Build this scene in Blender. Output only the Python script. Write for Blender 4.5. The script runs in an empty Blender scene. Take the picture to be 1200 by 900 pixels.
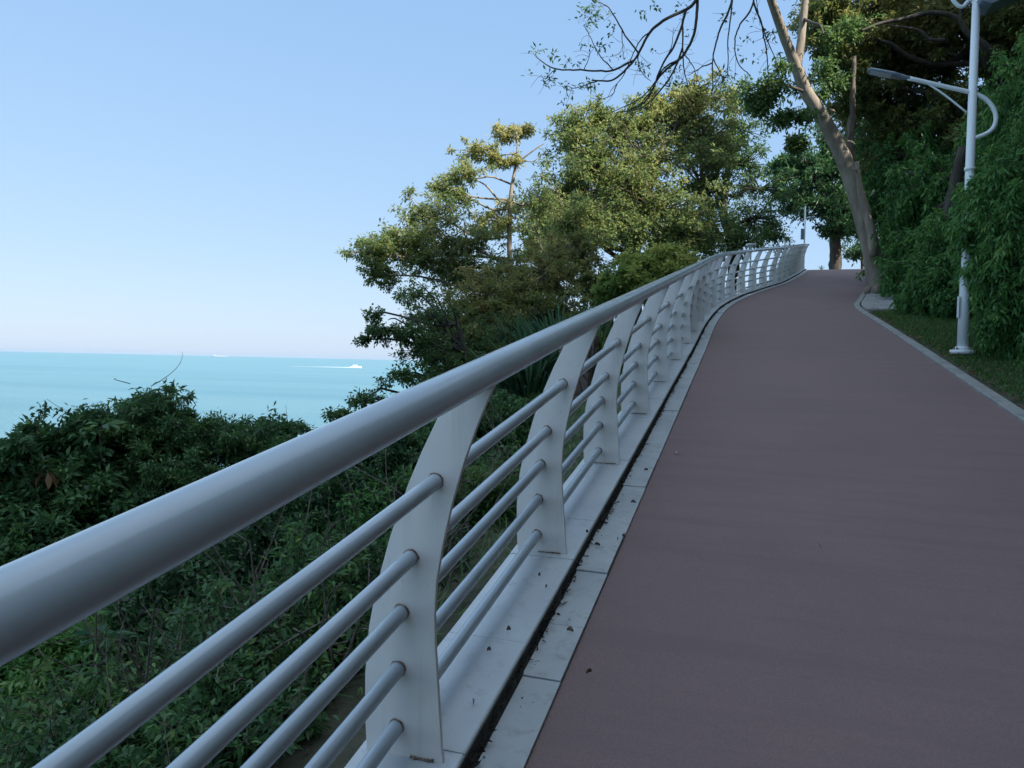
import bpy, math, random
import numpy as np
from mathutils import Vector, Matrix

rng = np.random.default_rng(11)
random.seed(5)
SC = bpy.context.scene
COL = SC.collection
R_ = math.radians

# ------------------------------------------------------------------ camera
F, RHO, PIT, YAW, CAMH, G = 880., R_(1.27), R_(-1.66), R_(17.6), 1.52, .1645
_f = np.array([-math.sin(YAW)*math.cos(PIT), math.cos(YAW)*math.cos(PIT), math.sin(PIT)])
_r = np.array([math.cos(YAW), math.sin(YAW), 0.])
_u = np.cross(_r, _f)
CR = _r*math.cos(RHO)+_u*math.sin(RHO)
CU = -_r*math.sin(RHO)+_u*math.cos(RHO)
CF = _f
CP = np.array([0, 0, CAMH])


def at(px, py, depth):
    """a point of the place, from its position in the photograph (1200x900) and its distance ahead in metres"""
    return CP + CF*depth + CR*(px-600)*depth/F + CU*(450-py)*depth/F


cam = bpy.data.cameras.new('camera')
cam.sensor_width = 36.
cam.lens = F/1200*36
cam.clip_start = .03
cam.clip_end = 90000
camo = bpy.data.objects.new('camera', cam)
COL.objects.link(camo)
M4 = Matrix.Identity(4)
for i in range(3):
    M4[i][0] = CR[i]; M4[i][1] = CU[i]; M4[i][2] = -CF[i]; M4[i][3] = CP[i]
camo.matrix_world = M4
SC.camera = camo

# ------------------------------------------------------------------ helpers


def unit(v): return v/(np.linalg.norm(v, axis=-1, keepdims=True)+1e-9)


def tag(o, label=None, cat=None, group=None, kind=None):
    if label: o['label'] = label
    if cat: o['category'] = cat
    if group: o['group'] = group
    if kind: o['kind'] = kind
    return o


def empty(name, loc, label, cat, group=None):
    o = bpy.data.objects.new(name, None)
    o.empty_display_size = .2
    COL.objects.link(o)
    o.location = loc
    return tag(o, label, cat, group)


class MB:
    """collects pieces and links them as ONE mesh object"""

    def __init__(s):
        s.v = []; s.f = []; s.n = 0; s.smooth = []; s.tw = []

    def add(s, v, f, smooth=False):
        v = np.asarray(v, float).reshape(-1, 3)
        s.v.append(v)
        s.f += [tuple(i+s.n for i in q) for q in f]
        s.smooth += [smooth]*len(f)
        s.n += len(v)
        return s

    def box(s, c, size, ax=None):
        c = np.asarray(c, float)
        ax = np.eye(3) if ax is None else np.asarray(ax, float)
        h = np.asarray(size, float)/2
        v = [c+ax[0]*h[0]*a+ax[1]*h[1]*b+ax[2]*h[2]*d for d in (-1, 1) for b in (-1, 1) for a in (-1, 1)]
        return s.add(v, [(0, 2, 3, 1), (4, 5, 7, 6), (0, 1, 5, 4), (2, 6, 7, 3), (0, 4, 6, 2), (1, 3, 7, 5)])

    def tube(s, pts, rad, k=8, cap=True, wob=0.):
        P = np.asarray(pts, float)
        n = len(P)
        rad = np.broadcast_to(np.asarray(rad, float), (n,))
        T = np.gradient(P, axis=0)
        T /= np.linalg.norm(T, axis=1)[:, None]+1e-9
        ref = np.array([0, 0, 1.]) if abs(T[0][2]) < .9 else np.array([1., 0, 0])
        nrm = np.cross(T[0], ref); nrm /= np.linalg.norm(nrm)
        a = np.arange(k)*2*math.pi/k
        V = []
        for i in range(n):
            nrm = nrm-T[i]*(nrm@T[i]); nrm /= np.linalg.norm(nrm)+1e-9
            b = np.cross(T[i], nrm)
            rr = rad[i]*(1+wob*rng.normal(size=k)) if wob else np.full(k, rad[i])
            V.append(P[i]+(np.cos(a)*rr)[:, None]*nrm+(np.sin(a)*rr)[:, None]*b)
        fs = []
        for i in range(n-1):
            for j in range(k):
                j2 = (j+1) % k
                fs.append((i*k+j, i*k+j2, (i+1)*k+j2, (i+1)*k+j))
        if cap:
            fs.append(tuple(range(k-1, -1, -1)))
            fs.append(tuple((n-1)*k+j for j in range(k)))
        return s.add(np.vstack(V), fs, k > 5)

    def prism(s, outline, thick, origin, ax):
        """outline in the plane ax[0], ax[1]; thickness along ax[2]"""
        o = np.asarray(outline, float); n = len(o)
        ax = np.asarray(ax, float)
        base = np.asarray(origin)+o[:, :1]*ax[0]+o[:, 1:2]*ax[1]
        v = np.vstack([base-ax[2]*thick/2, base+ax[2]*thick/2])
        fs = [tuple(range(n-1, -1, -1)), tuple(range(n, 2*n))]
        fs += [(i, (i+1) % n, n+(i+1) % n, n+i) for i in range(n)]
        return s.add(v, fs)

    def twigs(s, P, rad):
        """many thin three-sided twigs at once: P is (count, points, 3)"""
        T = unit(np.gradient(P, axis=1))
        a = unit(np.cross(T, np.array([.31, .52, .8]))); b = np.cross(T, a)
        r = np.asarray(rad)[None, :, None]
        V = np.stack([P+r*(a*math.cos(t)+b*math.sin(t)) for t in (0, 2.094, 4.189)], axis=2)
        s.tw.append(V.reshape(len(P), -1, 3))

    def build(s, name, mat, parent=None, bevel=0.):
        me = bpy.data.meshes.new(name)
        if s.tw:
            base = np.vstack(s.v) if s.v else np.zeros((0, 3))
            fl = np.fromiter((i for q in s.f for i in q), dtype=np.int64)
            st = np.array([len(q) for q in s.f], dtype=np.int64)
            Vs, Ls, off = [base], [fl], len(base)
            nq = 0
            for V in s.tw:
                c, m, _ = V.shape
                k = m//3
                q = np.array([(i*3+j, i*3+(j+1) % 3, i*3+3+(j+1) % 3, i*3+3+j) for i in range(k-1) for j in range(3)])
                Ls.append((off+np.arange(c)[:, None, None]*m+q[None]).reshape(-1)); nq += c*len(q)
                Vs.append(V.reshape(-1, 3)); off += c*m
            V = np.vstack(Vs); L = np.concatenate(Ls).astype(np.int32)
            st = np.r_[st, np.full(nq, 4)]
            if parent is not None: V = V-np.array(parent_loc(parent))
            me.vertices.add(len(V)); me.vertices.foreach_set('co', V.astype(np.float32).ravel())
            me.loops.add(len(L)); me.loops.foreach_set('vertex_index', L)
            me.polygons.add(len(st)); me.polygons.foreach_set('loop_start', np.r_[0, np.cumsum(st)[:-1]].astype(np.int32))
            me.update(calc_edges=True)
            me.polygons.foreach_set('use_smooth', np.r_[np.array(s.smooth, bool), np.zeros(nq, bool)])
            me.materials.append(mat)
            o = bpy.data.objects.new(name, me); COL.objects.link(o)
            if parent is not None: o.parent = parent
            return o
        V = np.vstack(s.v)
        if parent is not None:
            V = V-np.array(parent_loc(parent))
        me.from_pydata(V.tolist(), [], s.f)
        me.polygons.foreach_set('use_smooth', s.smooth)
        me.materials.append(mat)
        me.update()
        o = bpy.data.objects.new(name, me)
        COL.objects.link(o)
        if parent is not None: o.parent = parent
        if bevel:
            b = o.modifiers.new('bevel', 'BEVEL'); b.width = bevel; b.segments = 2; b.limit_method = 'ANGLE'
        return o


def parent_loc(p):
    l = Vector((0, 0, 0))
    while p is not None:
        l += p.location; p = p.parent
    return l


def spline(pts, n):
    """Catmull-Rom through the points"""
    P = np.asarray(pts, float)
    if len(P) == 2:
        t = np.linspace(0, 1, n)[:, None]
        return P[0]*(1-t)+P[1]*t
    Q = np.vstack([2*P[0]-P[1], P, 2*P[-1]-P[-2]])
    m = len(P)-1
    out = []
    for t in np.linspace(0, m-1e-6, n):
        i = int(t); u = t-i
        a, b, c, d = Q[i:i+4]
        out.append(.5*((2*b)+(c-a)*u+(2*a-5*b+4*c-d)*u*u+(3*b-a-3*c+d)*u**3))
    return np.array(out)

# ------------------------------------------------------------------ materials


def new_mat(name):
    m = bpy.data.materials.new(name); m.use_nodes = True
    nt = m.node_tree
    return m, nt, nt.nodes['Principled BSDF']


def nd(nt, t, **kw):
    n = nt.nodes.new(t)
    for k, v in kw.items():
        if k in n.inputs: n.inputs[k].default_value = v
        else: setattr(n, k, v)
    return n


def noise(nt, scale, detail=4, rough=.55, vec=None):
    n = nd(nt, 'ShaderNodeTexNoise')
    n.inputs['Scale'].default_value = scale; n.inputs['Detail'].default_value = detail; n.inputs['Roughness'].default_value = rough
    if vec is None:
        g = nd(nt, 'ShaderNodeNewGeometry'); vec = g.outputs['Position']
    nt.links.new(vec, n.inputs['Vector'])
    return n.outputs['Fac']


def ramp(nt, fac, stops):
    r = nd(nt, 'ShaderNodeValToRGB')
    e = r.color_ramp.elements
    while len(e) < len(stops): e.new(.5)
    for x, (p, c) in zip(e, stops):
        x.position = p; x.color = (*c, 1) if len(c) == 3 else c
    nt.links.new(fac, r.inputs['Fac'])
    return r.outputs['Color']


def mixc(nt, fac, a, b):
    m = nd(nt, 'ShaderNodeMix'); m.data_type = 'RGBA'
    for s, v in ((0, fac), (6, a), (7, b)):
        if hasattr(v, 'links'): nt.links.new(v, m.inputs[s])
        else: m.inputs[s].default_value = v if s == 0 else (*v, 1)
    return m.outputs[2]


def bump(nt, bsdf, h, strength, dist=.01):
    b = nd(nt, 'ShaderNodeBump'); b.inputs['Strength'].default_value = strength; b.inputs['Distance'].default_value = dist
    nt.links.new(h, b.inputs['Height']); nt.links.new(b.outputs['Normal'], bsdf.inputs['Normal'])


def surf(name, c1, c2, scale, rough=.8, bump_s=.3, bump_scale=None, bdist=.01, spec=.5):
    m, nt, b = new_mat(name)
    nt.links.new(ramp(nt, noise(nt, scale, 6, .6), [(.3, c1), (.7, c2)]), b.inputs['Base Color'])
    b.inputs['Roughness'].default_value = rough
    b.inputs['Specular IOR Level'].default_value = spec
    if bump_s: bump(nt, b, noise(nt, bump_scale or scale*6, 5, .6), bump_s, bdist)
    return m


def leaf_mat(name, stops, trans=.35, rough=.55):
    m, nt, b = new_mat(name)
    a = nd(nt, 'ShaderNodeAttribute', attribute_name='tint')
    c = ramp(nt, a.outputs['Fac'], stops)
    nt.links.new(c, b.inputs['Base Color'])
    b.inputs['Roughness'].default_value = rough
    b.inputs['Specular IOR Level'].default_value = .35
    tr = nd(nt, 'ShaderNodeBsdfTranslucent')
    hs = nd(nt, 'ShaderNodeHueSaturation'); hs.inputs['Value'].default_value = 1.5; hs.inputs['Hue'].default_value = .485
    nt.links.new(c, hs.inputs['Color']); nt.links.new(hs.outputs['Color'], tr.inputs['Color'])
    mx = nd(nt, 'ShaderNodeMixShader'); mx.inputs[0].default_value = trans
    nt.links.new(b.outputs[0], mx.inputs[1]); nt.links.new(tr.outputs[0], mx.inputs[2])
    nt.links.new(mx.outputs[0], nt.nodes['Material Output'].inputs['Surface'])
    return m


M = {}
# red path surface: fine aggregate, faint wear and damp patches
m, nt, b = new_mat('red_asphalt')
c = ramp(nt, noise(nt, 1.1, 6, .62), [(.3, (.182, .113, .104)), (.7, (.212, .132, .121))])
c = mixc(nt, ramp(nt, noise(nt, .42, 7, .68), [(.42, (0, 0, 0)), (.66, (.30,)*3)]), c, (.11, .082, .080))
c = mixc(nt, ramp(nt, noise(nt, 6, 6, .75), [(.62, (0, 0, 0)), (.74, (.25,)*3)]), c, (.29, .24, .23))
c = mixc(nt, .35, c, ramp(nt, noise(nt, 160, 3, .7), [(.35, (.10, .066, .066)), (.7, (.28, .20, .195))]))
nt.links.new(c, b.inputs['Base Color'])
b.inputs['Roughness'].default_value = .78
g = nd(nt, 'ShaderNodeNewGeometry'); mp = nd(nt, 'ShaderNodeMapping'); mp.inputs['Scale'].default_value = (.5, 5.5, .5); nt.links.new(g.outputs['Position'], mp.inputs['Vector'])
c = mixc(nt, ramp(nt, noise(nt, 1, 4, .7, mp.outputs['Vector']), [(.48, (0, 0, 0)), (.62, (.28,)*3)]), c, (.13, .088, .085))
nt.links.new(c, b.inputs['Base Color'])
bump(nt, b, noise(nt, 220, 3, .7), .35, .004)
M['path'] = m
# pale tiles
m, nt, b = new_mat('pale_tile')
c = ramp(nt, noise(nt, 2.2, 6, .65), [(.3, (.31, .325, .33)), (.7, (.42, .435, .435))])
c = mixc(nt, ramp(nt, noise(nt, 14, 5, .7), [(.52, (0, 0, 0)), (.74, (.6, .6, .6))]), c, (.17, .16, .14))
nt.links.new(c, b.inputs['Base Color']); b.inputs['Roughness'].default_value = .45
bump(nt, b, noise(nt, 60, 4, .6), .12, .004)
M['tile'] = m
m, nt, b = new_mat('ledge_tile')
c = ramp(nt, noise(nt, 1.8, 6, .65), [(.3, (.46, .485, .505)), (.7, (.58, .605, .615))])
c = mixc(nt, ramp(nt, noise(nt, 17, 5, .7), [(.55, (0, 0, 0)), (.78, (.5, .5, .5))]), c, (.22, .20, .17))
nt.links.new(c, b.inputs['Base Color']); b.inputs['Roughness'].default_value = .32
bump(nt, b, noise(nt, 40, 4, .6), .08, .004)
M['ledge'] = m
M['gutter'] = surf('gutter_dirt', (.012, .011, .010), (.085, .075, .062), 22, .95, .8, 90)
M['kerb'] = surf('kerb_concrete', (.19, .19, .18), (.30, .30, .28), 5, .85, .35, 60)
M['paving'] = surf('grey_paving', (.22, .22, .22), (.32, .32, .31), 3, .8, .3, 60)
M['soil'] = surf('soil', (.030, .038, .018), (.085, .075, .05), 2.5, .95, .8, 14, .05)
# painted steel, a little chalky, with fine rust specks
m, nt, b = new_mat('white_paint')
c = ramp(nt, noise(nt, 3, 5, .6), [(.3, (.65, .615, .59)), (.7, (.72, .69, .66))])
c = mixc(nt, ramp(nt, noise(nt, 26, 6, .75), [(.63, (0, 0, 0)), (.71, (.9, .9, .9))]), c, (.34, .26, .19))
gm = nd(nt, 'ShaderNodeNewGeometry'); mp = nd(nt, 'ShaderNodeMapping'); mp.inputs['Scale'].default_value = (30, 30, 1.6); nt.links.new(gm.outputs['Position'], mp.inputs['Vector'])
c = mixc(nt, ramp(nt, noise(nt, 1, 4, .6, mp.outputs['Vector']), [(.58, (0, 0, 0)), (.8, (.45, .45, .45))]), c, (.42, .38, .32))
nt.links.new(c, b.inputs['Base Color']); b.inputs['Roughness'].default_value = .42
bump(nt, b, noise(nt, 35, 3, .5), .08, .003)
M['paint'] = m
m, nt, b = new_mat('grey_paint')
c = ramp(nt, noise(nt, 5, 5, .6), [(.3, (.42, .485, .54)), (.7, (.48, .545, .60))])
nt.links.new(c, b.inputs['Base Color']); c = mixc(nt, ramp(nt, noise(nt, 45, 5, .7), [(.70, (0, 0, 0)), (.78, (.6, .6, .6))]), c, (.30, .27, .24)); nt.links.new(c, b.inputs['Base Color'])
nt.links.new(ramp(nt, noise(nt, 7, 5, .65), [(.3, (.13,)*3), (.7, (.26,)*3)]), b.inputs['Roughness'])
bump(nt, b, noise(nt, 16, 4, .6), .16, .004)
M['paint_rail'] = m
M['rust'] = surf('rust', (.09, .045, .025), (.34, .26, .20), 60, .9, .6, 200, .003)
m, nt, b = new_mat('lamp_paint'); b.inputs['Base Color'].default_value = (.74, .78, .80, 1); b.inputs['Roughness'].default_value = .35
M['lamp'] = m
m, nt, b = new_mat('lamp_housing'); b.inputs['Base Color'].default_value = (.16, .20, .25, 1); b.inputs['Roughness'].default_value = .4
M['lamp_dark'] = m
m, nt, b = new_mat('lamp_lens'); b.inputs['Base Color'].default_value = (.45, .5, .55, 1); b.inputs['Roughness'].default_value = .2
M['lens'] = m
M['panel'] = surf('solar_panel', (.03, .04, .06), (.05, .065, .09), 8, .3, 0)


def bark(name, c1, c2, c3, s=6):
    m, nt, b = new_mat(name)
    g = nd(nt, 'ShaderNodeNewGeometry')
    mp = nd(nt, 'ShaderNodeMapping'); mp.inputs['Scale'].default_value = (1, 1, .22)
    nt.links.new(g.outputs['Position'], mp.inputs['Vector'])
    c = ramp(nt, noise(nt, s, 7, .65, mp.outputs['Vector']), [(.28, c1), (.5, c2), (.74, c3)])
    nt.links.new(c, b.inputs['Base Color']); b.inputs['Roughness'].default_value = .85
    bump(nt, b, noise(nt, s*4, 6, .65, mp.outputs['Vector']), .6, .03)
    return m


M['bark_smooth'] = bark('smooth_bark', (.14, .112, .085), (.25, .205, .16), (.37, .315, .25), 5)
M['bark_dark'] = bark('dark_bark', (.025, .02, .017), (.055, .045, .036), (.11, .09, .07), 9)
M['bark_brown'] = bark('brown_bark', (.05, .038, .028), (.11, .085, .062), (.2, .16, .12), 9)
M['bark_twig'] = bark('twig_bark', (.04, .032, .025), (.11, .09, .07), (.27, .23, .18), 20)
M['bark_dead'] = bark('dead_bark', (.10, .08, .06), (.30, .23, .17), (.55, .46, .36), 12)

GR = lambda *s: list(s)
M['leaf_dark'] = leaf_mat('dark_leaves', [(0, (.028, .070, .030)), (.4, (.058, .145, .052)), (.75, (.10, .21, .062)), (1, (.19, .28, .085))], .3, .45)
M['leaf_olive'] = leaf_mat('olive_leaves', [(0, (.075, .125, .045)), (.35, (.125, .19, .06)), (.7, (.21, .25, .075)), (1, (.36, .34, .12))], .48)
M['leaf_mid'] = leaf_mat('mid_leaves', [(0, (.042, .09, .034)), (.4, (.08, .16, .048)), (.75, (.13, .21, .057)), (1, (.22, .26, .08))], .4)
M['leaf_gold'] = leaf_mat('golden_leaves', [(0, (.085, .12, .036)), (.4, (.15, .19, .055)), (.75, (.24, .235, .075)), (1, (.36, .29, .11))], .42)
M['leaf_lush'] = leaf_mat('lush_leaves', [(0, (.045, .125, .035)), (.4, (.075, .205, .052)), (.8, (.12, .28, .065)), (1, (.2, .33, .09))], .35)
M['leaf_yellow'] = leaf_mat('yellow_green_leaves', [(0, (.09, .16, .04)), (.5, (.20, .28, .06)), (1, (.42, .42, .12))], .45)
M['leaf_blue'] = leaf_mat('bluish_blades', [(0, (.03, .075, .05)), (.5, (.05, .12, .07)), (1, (.11, .19, .09))], .35)
M['leaf_dry'] = leaf_mat('dry_leaves', [(0, (.10, .05, .025)), (.5, (.2, .11, .055)), (1, (.36, .22, .12))], .3, .7)
M['grass'] = leaf_mat('grass_blades', [(0, (.035, .085, .026)), (.5, (.065, .155, .04)), (.85, (.11, .20, .055)), (1, (.24, .24, .11))], .35)
# sea
m, nt, b = new_mat('sea_water')
g = nd(nt, 'ShaderNodeNewGeometry')
mp = nd(nt, 'ShaderNodeMapping'); mp.inputs['Scale'].default_value = (.0016, .016, 1); mp.inputs['Rotation'].default_value = (0, 0, -R_(25))
nt.links.new(g.outputs['Position'], mp.inputs['Vector'])
c = ramp(nt, noise(nt, 1, 6, .6, mp.outputs['Vector']), [(.32, (.095, .205, .255)), (.68, (.14, .258, .305))])
nt.links.new(c, b.inputs['Base Color'])
b.inputs['Roughness'].default_value = .55; b.inputs['IOR'].default_value = 1.33; b.inputs['Specular IOR Level'].default_value = .3
bump(nt, b, noise(nt, .22, 9, .75), .8, 1.2)
M['sea'] = m
m, nt, b = new_mat('foam'); b.inputs['Base Color'].default_value = (.85, .88, .88, 1); b.inputs['Roughness'].default_value = .8
M['foam'] = m
m, nt, b = new_mat('boat_white'); b.inputs['Base Color'].default_value = (.85, .86, .85, 1); b.inputs['Roughness'].default_value = .4
M['boat'] = m
m, nt, b = new_mat('ship_grey'); b.inputs['Base Color'].default_value = (.42, .47, .52, 1); b.inputs['Roughness'].default_value = .6
M['ship'] = m
M['boat_dark'] = surf('boat_windows', (.04, .05, .06), (.06, .08, .1), 1, .2, 0)
# dry stone wall
m, nt, b = new_mat('flagstone')
g = nd(nt, 'ShaderNodeNewGeometry')
vo = nd(nt, 'ShaderNodeTexVoronoi'); vo.feature = 'DISTANCE_TO_EDGE'; vo.inputs['Scale'].default_value = 5.5
nt.links.new(g.outputs['Position'], vo.inputs['Vector'])
vc = nd(nt, 'ShaderNodeTexVoronoi'); vc.inputs['Scale'].default_value = 5.5
nt.links.new(g.outputs['Position'], vc.inputs['Vector'])
c = mixc(nt, .6, ramp(nt, vc.outputs['Color'], [(.2, (.08, .055, .042)), (.8, (.15, .11, .085))]), ramp(nt, noise(nt, 9, 6, .65), [(.3, (.05, .038, .03)), (.7, (.16, .12, .095))]))
c = mixc(nt, ramp(nt, vo.outputs['Distance'], [(.02, (1, 1, 1)), (.06, (0, 0, 0))]), c, (.03, .026, .022))
nt.links.new(c, b.inputs['Base Color']); b.inputs['Roughness'].default_value = .9
bump(nt, b, vo.outputs['Distance'], .6, .08)
M['flag'] = m

# ------------------------------------------------------------------ the lie of the land


def path_z(y):
    y = np.asarray(y, float)
    k = 1.2                                          # the crest
    a = G*y; t = G*41+.02*(y-41)
    z = -k*.28*np.logaddexp(-a/(k*.28), -t/(k*.28))
    return np.where(y < 30, np.minimum(a, z+.0), z)


# left and right edges of the red path (plan)
LE = spline([(-.59, -14), (-.59, -6), (-.59, 0), (-.59, 5), (-.59, 10), (-.60, 14), (-.47, 17.3), (-.10, 20.4), (.48, 23.4), (1.13, 26.6), (1.92, 32.5), (2.45, 37.2), (3.6, 44), (6.2, 52), (10.5, 62)], 420)
RE = spline([(2.06, -14), (2.06, -6), (2.06, 0), (2.06, 5), (2.05, 10), (2.03, 14), (2.02, 17), (2.36, 19.3), (3.15, 24), (4.27, 32), (5.1, 38.5), (6.2, 44), (9, 52), (13.4, 62)], 420)


def resample(c, step):
    d = np.r_[0, np.cumsum(np.linalg.norm(np.diff(c, axis=0), axis=1))]
    s = np.arange(0, d[-1], step)
    return np.c_[np.interp(s, d, c[:, 0]), np.interp(s, d, c[:, 1])]


LE = resample(LE, .125); RE = resample(RE, .125)


def normals(c):
    t = np.gradient(c, axis=0); t /= np.linalg.norm(t, axis=1)[:, None]
    return np.c_[-t[:, 1], t[:, 0]], t          # left of travel


LN, LT = normals(LE); RN, RT = normals(RE)


def left_off(o, dz):
    """curve beside the left edge of the path: o metres to the left, dz above the path"""
    p = LE+LN*o
    return np.c_[p, path_z(LE[:, 1])+dz]


def right_off(o, dz):
    p = RE-RN*o
    return np.c_[p, path_z(RE[:, 1])+dz]


def strip(mb, A, B):
    n = len(A)
    mb.add(np.vstack([A, B]), [(i, n+i, n+i+1, i+1) for i in range(n-1)])


# red path as one sheet, 12 cells across
n = min(len(LE), len(RE))
ys = np.r_[np.linspace(-13.9, 61, 420)]
lx = np.interp(ys, LE[:, 1], LE[:, 0]); rx = np.interp(ys, RE[:, 1], RE[:, 0])
mb = MB()
K = 8
rows = [np.c_[lx+(rx-lx)*k/K, ys, path_z(ys)] for k in range(K+1)]
for k in range(K): strip(mb, rows[k], rows[k+1])
tag(mb.build('path', M['path']), kind='structure')


def profile_run(mb, offs, off, i0, i1, close=True):
    """sweep a cross-section [(o, dz)...] along an edge curve between samples i0 and i1"""
    C = [off(o, dz)[i0:i1] for o, dz in offs]
    n = len(C[0]); k = len(C)
    V = np.vstack(C)
    fs = []
    for j in range(k if close else k-1):
        j2 = (j+1) % k
        for i in range(n-1):
            fs.append((j*n+i, j2*n+i, j2*n+i+1, j*n+i+1))
    fs.append(tuple(j*n for j in range(k))); fs.append(tuple(j*n+n-1 for j in range(k-1, -1, -1)))
    mb.add(V, fs)


IEND = int(np.argmin(np.abs(LE[:, 1]-37.6)))
# pale tile strip along the left edge, single tiles with open joints
mb = MB()
i = 0
while i < IEND:
    L = int(random.choice([5, 6, 6, 7, 4]))
    j = min(i+L, IEND)
    if j-i < 2: break
    dz = random.uniform(-.003, .004); sh = random.uniform(-.007, .006)
    sub = lambda o, z: left_off(o, z)
    C = []
    profile_run(mb, [(.004+sh*.3, -.1), (.004+sh*.3, .012+dz), (.143+sh, .014+dz), (.143+sh, -.1)], sub, i, j)
    # pull the far end in to leave a joint
    i = j-1
    V = mb.v[-1]; nn = j-(j-L if j-L >= 0 else 0)
    m4 = len(V)//4
    for q in range(4):
        t = V[q*m4+m4-1]-V[q*m4+m4-2]
        V[q*m4+m4-1] -= t/np.linalg.norm(t)*random.uniform(.004, .010)
tag(mb.build('kerb_tiles', M['tile']), kind='structure')
# dirt filled gutter
mb = MB(); profile_run(mb, [(.128, -.2), (.128, .002), (.150, -.006), (.160, .010), (.1615, .044), (.185, .044), (.185, -.2)], left_off, 0, IEND)
tag(mb.build('gutter', M['gutter']), kind='structure')
# raised ledge that carries the railing
mb = MB(); i = 0
while i < IEND:
    L = int(random.choice([5, 6, 7]))
    j = min(i+L, IEND)
    if j-i < 2: break
    dz = random.uniform(-.002, .003)
    profile_run(mb, [(.165, .0), (.163, .056+dz), (.168, .060+dz), (.470, .060+dz), (.470, .0)], left_off, i, j)
    V = mb.v[-1]; m4 = len(V)//5
    for q in range(5):
        t = V[q*m4+m4-1]-V[q*m4+m4-2]
        V[q*m4+m4-1] -= t/np.linalg.norm(t)*random.uniform(.003, .007)
    i = j-1
tag(mb.build('ledge', M['ledge']), kind='structure')
mb = MB(); profile_run(mb, [(.178, -.6), (.178, .05), (.460, .05), (.460, -.6)], left_off, 0, IEND)
tag(mb.build('ledge_foundation', M['kerb']), kind='structure')
# right kerb
mb = MB(); i = 0; NR = int(np.argmin(np.abs(RE[:, 1]-50)))
while i < NR:
    j = min(i+9, NR)
    if j-i < 2: break
    profile_run(mb, [(.0, -.1), (.0, .022), (.010, .030), (.105, .034), (.105, -.1)], right_off, i, j)
    V = mb.v[-1]; m4 = len(V)//5
    for q in range(5):
        t = V[q*m4+m4-1]-V[q*m4+m4-2]
        V[q*m4+m4-1] -= t/np.linalg.norm(t)*.008
    i = j-1
tag(mb.build('kerb', M['kerb']), kind='structure')


def centre_x(y):
    return .5*(np.interp(y, LE[:, 1], LE[:, 0])+np.interp(y, RE[:, 1], RE[:, 0]))


def ground_z(x, y):
    x = np.asarray(x, float); y = np.asarray(y, float)
    yy = np.clip(y, -25, 60)
    base = path_z(yy)
    u = x-np.interp(yy, LE[:, 1], LE[:, 0])
    v = x-np.interp(yy, RE[:, 1], RE[:, 0])
    z = base-.03
    d = np.clip(-u-.42, 0, None)
    fall = np.where(d < 5, .30*d+.012*d*d, 1.8+.55*(d-5))
    z = z-np.where(d > 0, np.minimum(.12, d)*1.0+fall, 0)
    e = np.clip(v-.13, 0, None)
    rise = np.where(e < 1.3, .05*np.minimum(1, e*2), .05+.85*(e-1.3))
    rise = np.where(e > 11, .05+.85*9.7+.25*(e-11), rise)
    z = z+np.where(v > .13, rise+.03, 0)
    z = np.where((u > -.05) & (v < .05), base-.06, z)
    far = np.clip((y-60)/120, 0, None)
    z = z-far*far*18
    nz = .12*np.sin(x*1.7+y*.6)*np.cos(y*1.1-x*.4)+.06*np.sin(3.1*x-2.2*y)
    w = np.clip(np.maximum(d-.6, e-1.2), 0, 1)
    return np.maximum(z+nz*w, -14.5)


xs = np.r_[np.linspace(-90, -16, 30), np.linspace(-15, 15, 121), np.linspace(16, 70, 25)]
ysg = np.r_[np.linspace(-60, -8, 22), np.linspace(-7, 45, 131), np.linspace(47, 260, 50)]
X, Y = np.meshgrid(xs, ysg)
Z = ground_z(X, Y)
nx, ny = len(xs), len(ysg)
mb = MB()
mb.add(np.c_[X.ravel(), Y.ravel(), Z.ravel()], [(j*nx+i, j*nx+i+1, (j+1)*nx+i+1, (j+1)*nx+i) for j in range(ny-1) for i in range(nx-1)], True)
tag(mb.build('ground', M['soil']), kind='structure')
# grey paving round the leaning tree
mb = MB()
c = right_off(.135, .054); c2 = right_off(.95, .056)
i0, i1 = int(np.argmin(np.abs(RE[:, 1]-16.2))), int(np.argmin(np.abs(RE[:, 1]-21)))
profile_run(mb, [(.135, -.1), (.135, .054), (1.0, .062), (1.0, -.1)], right_off, i0, i1)
tag(mb.build('pavement', M['paving']), kind='structure')
# sea
SEA = -12.
mb = MB()
rr = np.r_[0, np.geomspace(40, 28000, 24)]
aa = np.linspace(0, 2*math.pi, 73)[:-1]
V = [(0, 0, SEA)]+[(r*math.cos(a), r*math.sin(a), SEA) for r in rr[1:] for a in aa]
fs = [(0, 1+i, 1+(i+1) % 72) for i in range(72)]
for k in range(len(rr)-2):
    for i in range(72):
        a = 1+k*72; b_ = a+72
        fs.append((a+i, b_+i, b_+(i+1) % 72, a+(i+1) % 72))
mb.add(V, fs)
tag(mb.build('sea', M['sea']), kind='structure')
# ------------------------------------------------------------------ railing
rail = empty('railing', (-.9, 0, .06), 'white steel railing with round handrail and curved blade posts left of the path', 'railing')
hr = left_off(.11, 1.168)
s0 = int(np.argmin(np.abs(LE[:, 1]+3)))
MB().tube(hr[s0:IEND:2], .0445, 28).build('handrail', M['paint_rail'], rail)
EDGE_IN = [(0, .205), (.04, .212), (.16, .222), (.32, .236), (.42, .241), (.52, .236), (.62, .220), (.74, .194), (.86, .160), (.95, .128), (1.04, .092), (1.075, .076)]
EDGE_OUT = [(1.085, .150), (1.06, .190), (.98, .242), (.88, .290), (.78, .332), (.63, .384), (.48, .425), (.36, .447), (.22, .457), (.10, .455), (0, .448)]
from bisect import bisect
BARS = [(.801, .245), (.578, .317), (.417, .343), (.252, .351), (.082, .353)]
for h, o in BARS:
    MB().tube(left_off(o, .06+h)[s0:IEND:2], .0225, 14).build('rail_bar', M['paint_rail'], rail)
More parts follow.
